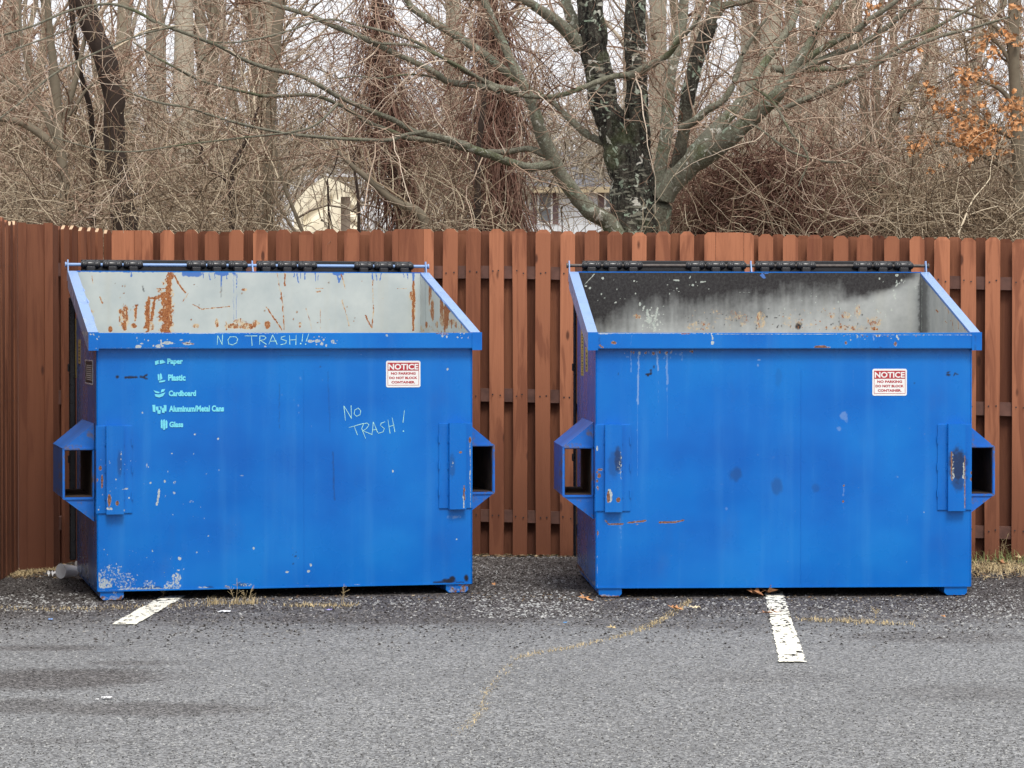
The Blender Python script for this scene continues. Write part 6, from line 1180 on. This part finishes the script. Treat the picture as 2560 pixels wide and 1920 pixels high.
gravel('gravel', 'pale stone chips strewn on the dark asphalt in front of the dumpsters', [(0, 243, 1480, 1530, 240, .004, .010), (0, 2560, 1490, 1545, 900, .003, .007), (300, 1180, 1488, 1516, 380, .003, .007), (1180, 1500, 1475, 1545, 420, .005, .010), (1550, 2560, 1485, 1545, 480, .003, .008), (0, 2560, 1520, 1620, 380, .002, .005), (0, 2560, 1580, 1920, 200, .002, .004), (2300, 2560, 1480, 1600, 200, .004, .008)], M['stone'], 3)
gravel('gravel', 'scattered grit on the dark asphalt between and beside the dumpsters', [(1180, 1440, 1386, 1480, 200, .003, .007), (60, 220, 1440, 1490, 60, .003, .006), (1180, 1440, 1384, 1396, 200, .003, .006), (2430, 2560, 1440, 1500, 80, .003, .007)], M['stone'], 5)
gravel('gravel', 'dull grey grit over the old asphalt', [(0, 2560, 1490, 1560, 1200, .004, .008), (1180, 1440, 1386, 1490, 700, .004, .008)], M['greystone'], 6)

def leaf(u, v, s, label, mat, z=0.006, rz=0.0, lobes=5, name='fallen_leaf', curl=0.5):
    p = gnd(u, v); mb = MB(); pts = []; kk = lobes*2; rr = random.Random(int(u))
    for i in range(kk): a = 2*math.pi*i/kk; r_ = s*(1.0 if i % 2 == 0 else 0.42)*rr.uniform(.8, 1.15); pts.append((math.cos(a)*r_, math.sin(a)*r_, abs(math.cos(a*1.5+rr.random()))*s*curl*(r_/s)))
    v_ = [(0, 0, 0)]+pts; mb.add(v_, [(0, i+1, (i+1) % kk+1) for i in range(kk)]); mb.add([(0, 0, .001), (-s*.9, -s*.5, s*.12), (-s*.88, -s*.52, s*.12)], [(0, 1, 2)])
    o = mb.build(name, [mat]); o.location = (p.x, p.y, z); o.rotation_euler = (rr.uniform(-.2, .4), 0, rz); tag(o, label, 'leaf'); return o
leaf(1209, 1376, .065, 'orange maple leaf curled against the fence foot between the bins', M['oakleaf'], .02, .4, curl=.8)
leaf(1462, 1500, .04, 'small tan leaf by the front left corner of the right dumpster', M['oakleaf'], .006, 1.0)
leaf(1235, 1464, .018, 'tiny orange leaf scrap on the dark asphalt between the bins', M['oakleaf'])
leaf(1893, 1491, .05, 'crumpled brown leaf at the top of the right painted line', M['brownleaf'], .012, .2, curl=.7)
leaf(1922, 1489, .05, 'second brown leaf pressed beside it under the bin edge, over the white line', M['brownleaf'], .015, 1.2, curl=.9)
leaf(1915, 1539, .035, 'flat brown leaf on the left edge of the right painted line', M['brownleaf'], .012, .7, curl=.4)
leaf(1938, 1538, .035, 'dark brown leaf lying across the right painted line', M['brownleaf'], .013, 2.0, curl=.5)
leaf(1693, 1527, .04, 'torn orange leaf at the upper end of the grassy crack', M['oakleaf'], .008, .3)
leaf(1679, 1522, .03, 'thin tan leaf beside the torn orange leaf on the crack', M['oakleaf'], .008, 1.3)
leaf(1530, 1573, .025, 'tan leaf scrap just above the grassy crack', M['drygrass'], .006, .8)
leaf(2440, 1382, .05, 'brown leaf caught in dead grass beside the right dumpster', M['brownleaf'], .02, .5)
leaf(2505, 1418, .05, 'orange brown leaf lying in the grass verge at right', M['brownleaf'], .02, 1.5)
leaf(2548, 1404, .055, 'pale curled leaf by the fence at the right edge', M['drygrass'], .02, 1.5)
leaf(2360, 1545, .02, 'tiny orange leaf scrap at the right side of the lot', M['oakleaf'])
def scrap(u, v, sx, sy, sz, label, mat, name='paper_scrap', cat='litter', z=0.003, seed=1):
    p = gnd(u, v); mb = MB(); rr = random.Random(seed); nn = 7
    f = lambda a, b_: np.stack([(a-.5)*sx*(1+.2*np.sin(9*b_+seed)), (b_-.5)*sy*(1+.3*np.cos(7*a)), sz*(0.5+.5*np.sin(11*a+seed)*np.cos(8*b_+2*seed))], 1)
    mb.grid(f, nn, nn, 0); mb.grid(lambda a, b_: f(a, b_)-np.array([0, 0, .0012]), nn, nn, 0, None, True)
    o = mb.build(name, [mat]); o.location = (p.x, p.y, z); o.rotation_euler = (0, 0, rr.uniform(-.5, .5)); tag(o, label, cat); return o
scrap(268, 1746, .035, .03, .004, 'white paper scrap on the asphalt at lower left', M['paper'], seed=2); scrap(243, 1750, .012, .012, .002, 'tiny white bit beside the lower left paper scrap', M['paper'], seed=4)
scrap(562, 1530, .045, .06, .004, 'flat white scrap in front of the dry tufts by the left dumpster', M['paper'], seed=3)
scrap(1738, 1522, .035, .05, .012, 'cream crumb of foam near the upper end of the grassy crack', plain('foam', (.72, .62, .42), .8, .1), 'foam_scrap', seed=6)
scrap(822, 1526, .02, .04, .003, 'small lilac wrapper scrap right of the lone weed', plain('lilac', (.45, .40, .75), .6, .1), 'wrapper', seed=8)
scrap(126, 1550, .018, .03, .004, 'small pale blue scrap at the far left of the lot', plain('bluebit', (.25, .42, .75), .6, .1), 'wrapper', seed=5)
scrap(1412, 1558, .014, .03, .003, 'tiny blue scrap above the grassy crack', plain('bluebit2', (.12, .32, .60), .6, .1), 'wrapper', seed=7)
# wood offcut with a crumpled tissue on it, by the fence
mb = MB(); p0 = gnd(1402, 1384); mb.bar((-.095, 0, .012), (.095, .02, .016), (.035, .012), (0, 0, 1)); o = mb.build('wood_offcut', [plain('rotten_wood', (.07, .05, .038), .9, .5, 30)]); o.location = (p0.x, p0.y, 0); tag(o, 'dark rotten board offcut lying at the fence foot left of the right dumpster', 'board')
def crumple(name, u, v, pts, label):
    mb = MB(); p = gnd(u, v)
    for k, (x, z, r_) in enumerate(pts):
        rr = random.Random(k); 
        vv = [(x+r_*math.cos(a)*math.cos(b_)*rr.uniform(.7, 1.2), r_*math.sin(a)*math.cos(b_), z+r_*.7*math.sin(b_)*rr.uniform(.8, 1.2)) for b_ in (-1.2, -.4, .4, 1.2) for a in np.linspace(0, 2*math.pi, 9)[:-1]]
        f = [(j*8+i, j*8+(i+1) % 8, j*8+8+(i+1) % 8, j*8+8+i) for j in range(3) for i in range(8)]+[tuple(range(7, -1, -1)), tuple(range(24, 32))]; mb.add(vv, f)
    o = mb.build(name, [M['paper']]); o.location = (p.x, p.y-.01, .028); tag(o, label, 'litter')
crumple('crumpled_tissue', 1396, 1384, [(-.04, .012, .012), (-.026, .016, .016), (-.008, .024, .017), (.004, .036, .012), (.010, .044, .010)], 'crumpled white tissue resting on the rotten board by the fence')
crumple('crumpled_tissue', 1408, 1384, [(-.006, .004, .012), (.008, .004, .011), (.0, -.018, .006)], 'small white wad hanging over the edge of the rotten board')
# plastic bottle and cup
m, n, b = newmat('clear_plastic'); b.inputs['Base Color'].default_value = (.82, .84, .88, 1); b.inputs['Transmission Weight'].default_value = 0.35; b.inputs['Roughness'].default_value = .12; b.inputs['IOR'].default_value = 1.25; clearp = m
p = gnd(196, 1424); bt = empty('plastic_bottle', (p.x, p.y, .034), R(25)); bt.rotation_euler = (0, R(0), R(-65)); tag(bt, 'crushed clear plastic bottle lying by the rear corner of the left dumpster', 'bottle')
mb = MB(); mb.lathe([(0, .012), (.012, .012), (.03, .026), (.045, .033), (.07, .030), (.09, .033), (.12, .029), (.15, .032), (.175, .028)], (0, 0, 0), (-.35, 1, 0), 0, 18); mb.build('bottle_body', [clearp], bt)
mb = MB(); mb.lathe([(.075, .0335), (.115, .0325)], (0, 0, 0), (-.35, 1, 0), 0, 18); mb.build('label_band', [plain('bottle_label', (.50, .48, .66), .5, .4, 80)], bt)
mb = MB(); mb.lathe([(-.014, .0135), (.002, .0135)], (0, 0, 0), (-.35, 1, 0), 0, 14); mb.build('cap', [M['paper']], bt)
p = gnd(152, 1447); cp = empty('plastic_cup', (p.x, p.y, .040)); tag(cp, 'tipped translucent plastic cup touching the crushed bottle', 'cup')
mb = MB(); prof = [(0, .040), (.004, .0375), (.05, .034), (.10, .028)]; mb.lathe(prof, (0, 0, 0), (.62, .78, -.06), 0, 18); mb.build('cup_body', [clearp], cp)
p = gnd(128, 1440); scrap(128, 1441, .05, .05, .03, 'round pale plastic lid in front of the crushed bottle', M['paper'], 'plastic_lid', seed=11)  # loose drink lid, shaped as a small bent sheet

# loose aggregate standing out of the asphalt, and litter flakes by the fence
def bits(name, label, uv, n, s0, s1, hgt, stops, seed, cat, flat=1.0, stain=False, ab=(1, 1)):
    rr = np.random.default_rng(seed); (u0, u1, v0, v1) = uv
    v_ = v0+(v1-v0)*rr.beta(ab[0], ab[1], n); u = u0+(u1-u0)*rr.random(n)
    a_, b_ = (u-CX)/FPX, -(v_-CY)/FPX; c, s = math.cos(PITCH), math.sin(PITCH); dy = c+b_*s; dz = -s+b_*c; t = -HC/dz
    P = np.stack([a_*t, dy*t, 0*t], 1); r = (s0+(s1-s0)*rr.random(n)**2)
    ang = np.array([0, 1.3, 2.6, 3.8, 5.0])[None]+rr.random((n, 1))*6.28; rad = r[:, None]*(0.7+0.6*rr.random((n, 5)))
    ring = np.stack([P[:, :1]+np.cos(ang)*rad, P[:, 1:2]+np.sin(ang)*rad, np.full((n, 5), -0.0045)+(0.002+rr.random((n, 5))*r[:, None]*0.8 if flat > 1 else 0)], 2)
    tip = np.stack([P[:, 0]+rr.normal(size=n)*r*.25, P[:, 1]+rr.normal(size=n)*r*.25, -0.004+r*hgt], 1)[:, None]
    V = np.concatenate([ring, tip], 1).reshape(-1, 3); o = np.arange(n)[:, None, None]*6
    F = (np.array([[0, 1, 5], [1, 2, 5], [2, 3, 5], [3, 4, 5], [4, 0, 5]])[None]+o).reshape(-1, 3)
    me = bpy.data.meshes.new(name); me.vertices.add(len(V)); me.vertices.foreach_set('co', V.astype('f').ravel()); me.loops.add(F.size); me.loops.foreach_set('vertex_index', F.astype('i').ravel())
    me.polygons.add(len(F)); me.polygons.foreach_set('loop_start', np.arange(0, F.size, 3, dtype='i')); me.update(calc_edges=True)
    at_ = me.attributes.new('rnd', 'FLOAT', 'POINT'); at_.data.foreach_set('value', np.repeat(rr.random(n), 6).astype('f'))
    m, n_, b = newmat(name+'_mat'); a1 = node(n_, 'ShaderNodeAttribute', attribute_name='rnd'); cc = ramp(n_, a1.outputs['Fac'], stops)
    if stain:
        c0 = objco(n_); s_ = node(n_, 'ShaderNodeSeparateXYZ'); lk(n_, c0, s_.inputs[0]); mi_ = noise(n_, c0, 32, 5, 0.7); la_ = noise(n_, c0, 0.9, 6, 0.62); st_ = None
        for (u_, w_, ru, rv, sg) in STAINS:
            p = gnd(u_, w_); q = gnd(u_+ru, w_); r2_ = gnd(u_, w_-rv); x = blob(p.x, p.y, abs(q.x-p.x), abs(r2_.y-p.y), sg*1.6, n_, s_, mi_, la_); st_ = x if st_ is None else math_(n_, 'MAXIMUM', st_, x)
        cc = mixc(n_, st_, cc, (0.03, 0.028, 0.027))
    lk(n_, cc, b.inputs['Base Color']); b.inputs['Roughness'].default_value = 0.85; b.inputs['Specular IOR Level'].default_value = 0.2
    me.materials.append(m); o = link(name, me); tag(o, label, cat, kind='stuff'); return o
GS = [(0.0, (0.03, 0.028, 0.027)), (0.35, (0.09, 0.088, 0.085)), (0.7, (0.20, 0.20, 0.195)), (1.0, (0.42, 0.42, 0.40))]
bits('asphalt_grit', 'worn stones standing out of the grey asphalt across the foreground', (-40, 2600, 1505, 1930), 34000, 0.0020, 0.0052, 0.75, GS, 21, 'grit', 1.0, True, (1.35, 1))
bits('asphalt_grit', 'coarse dark grit of the older asphalt around the dumpsters', (-40, 2600, 1384, 1630), 27000, 0.003, 0.009, 0.8, [(0.0, (0.009, 0.007, 0.006)), (0.55, (0.032, 0.027, 0.024)), (0.9, (0.085, 0.075, 0.07)), (1.0, (0.28, 0.27, 0.25))], 22, 'grit', 1.0, False, (1.3, 2.6))
BRN = [(0.0, (0.05, 0.03, 0.02)), (0.5, (0.16, 0.10, 0.055)), (1.0, (0.42, 0.33, 0.2))]
bits('leaf_debris', 'brown leaf crumbs and grit gathered along the fence foot between the dumpsters', (1175, 1445, 1379, 1392), 700, 0.004, 0.014, 0.5, BRN, 23, 'debris', 2)
bits('leaf_debris', 'brown leaf crumbs along the side fence by the plastic bottle', (20, 190, 1405, 1446), 500, 0.004, 0.014, 0.5, BRN, 24, 'debris', 2)
bits('leaf_debris', 'brown crumbs and straw caught under the front edges of both dumpsters', (250, 2420, 1482, 1502), 600, 0.003, 0.010, 0.5, BRN, 25, 'debris', 2)
bits('leaf_debris', 'dead leaf crumbs among the grass at the right edge', (2430, 2640, 1385, 1445), 600, 0.005, 0.018, 0.5, BRN, 26, 'debris', 2)
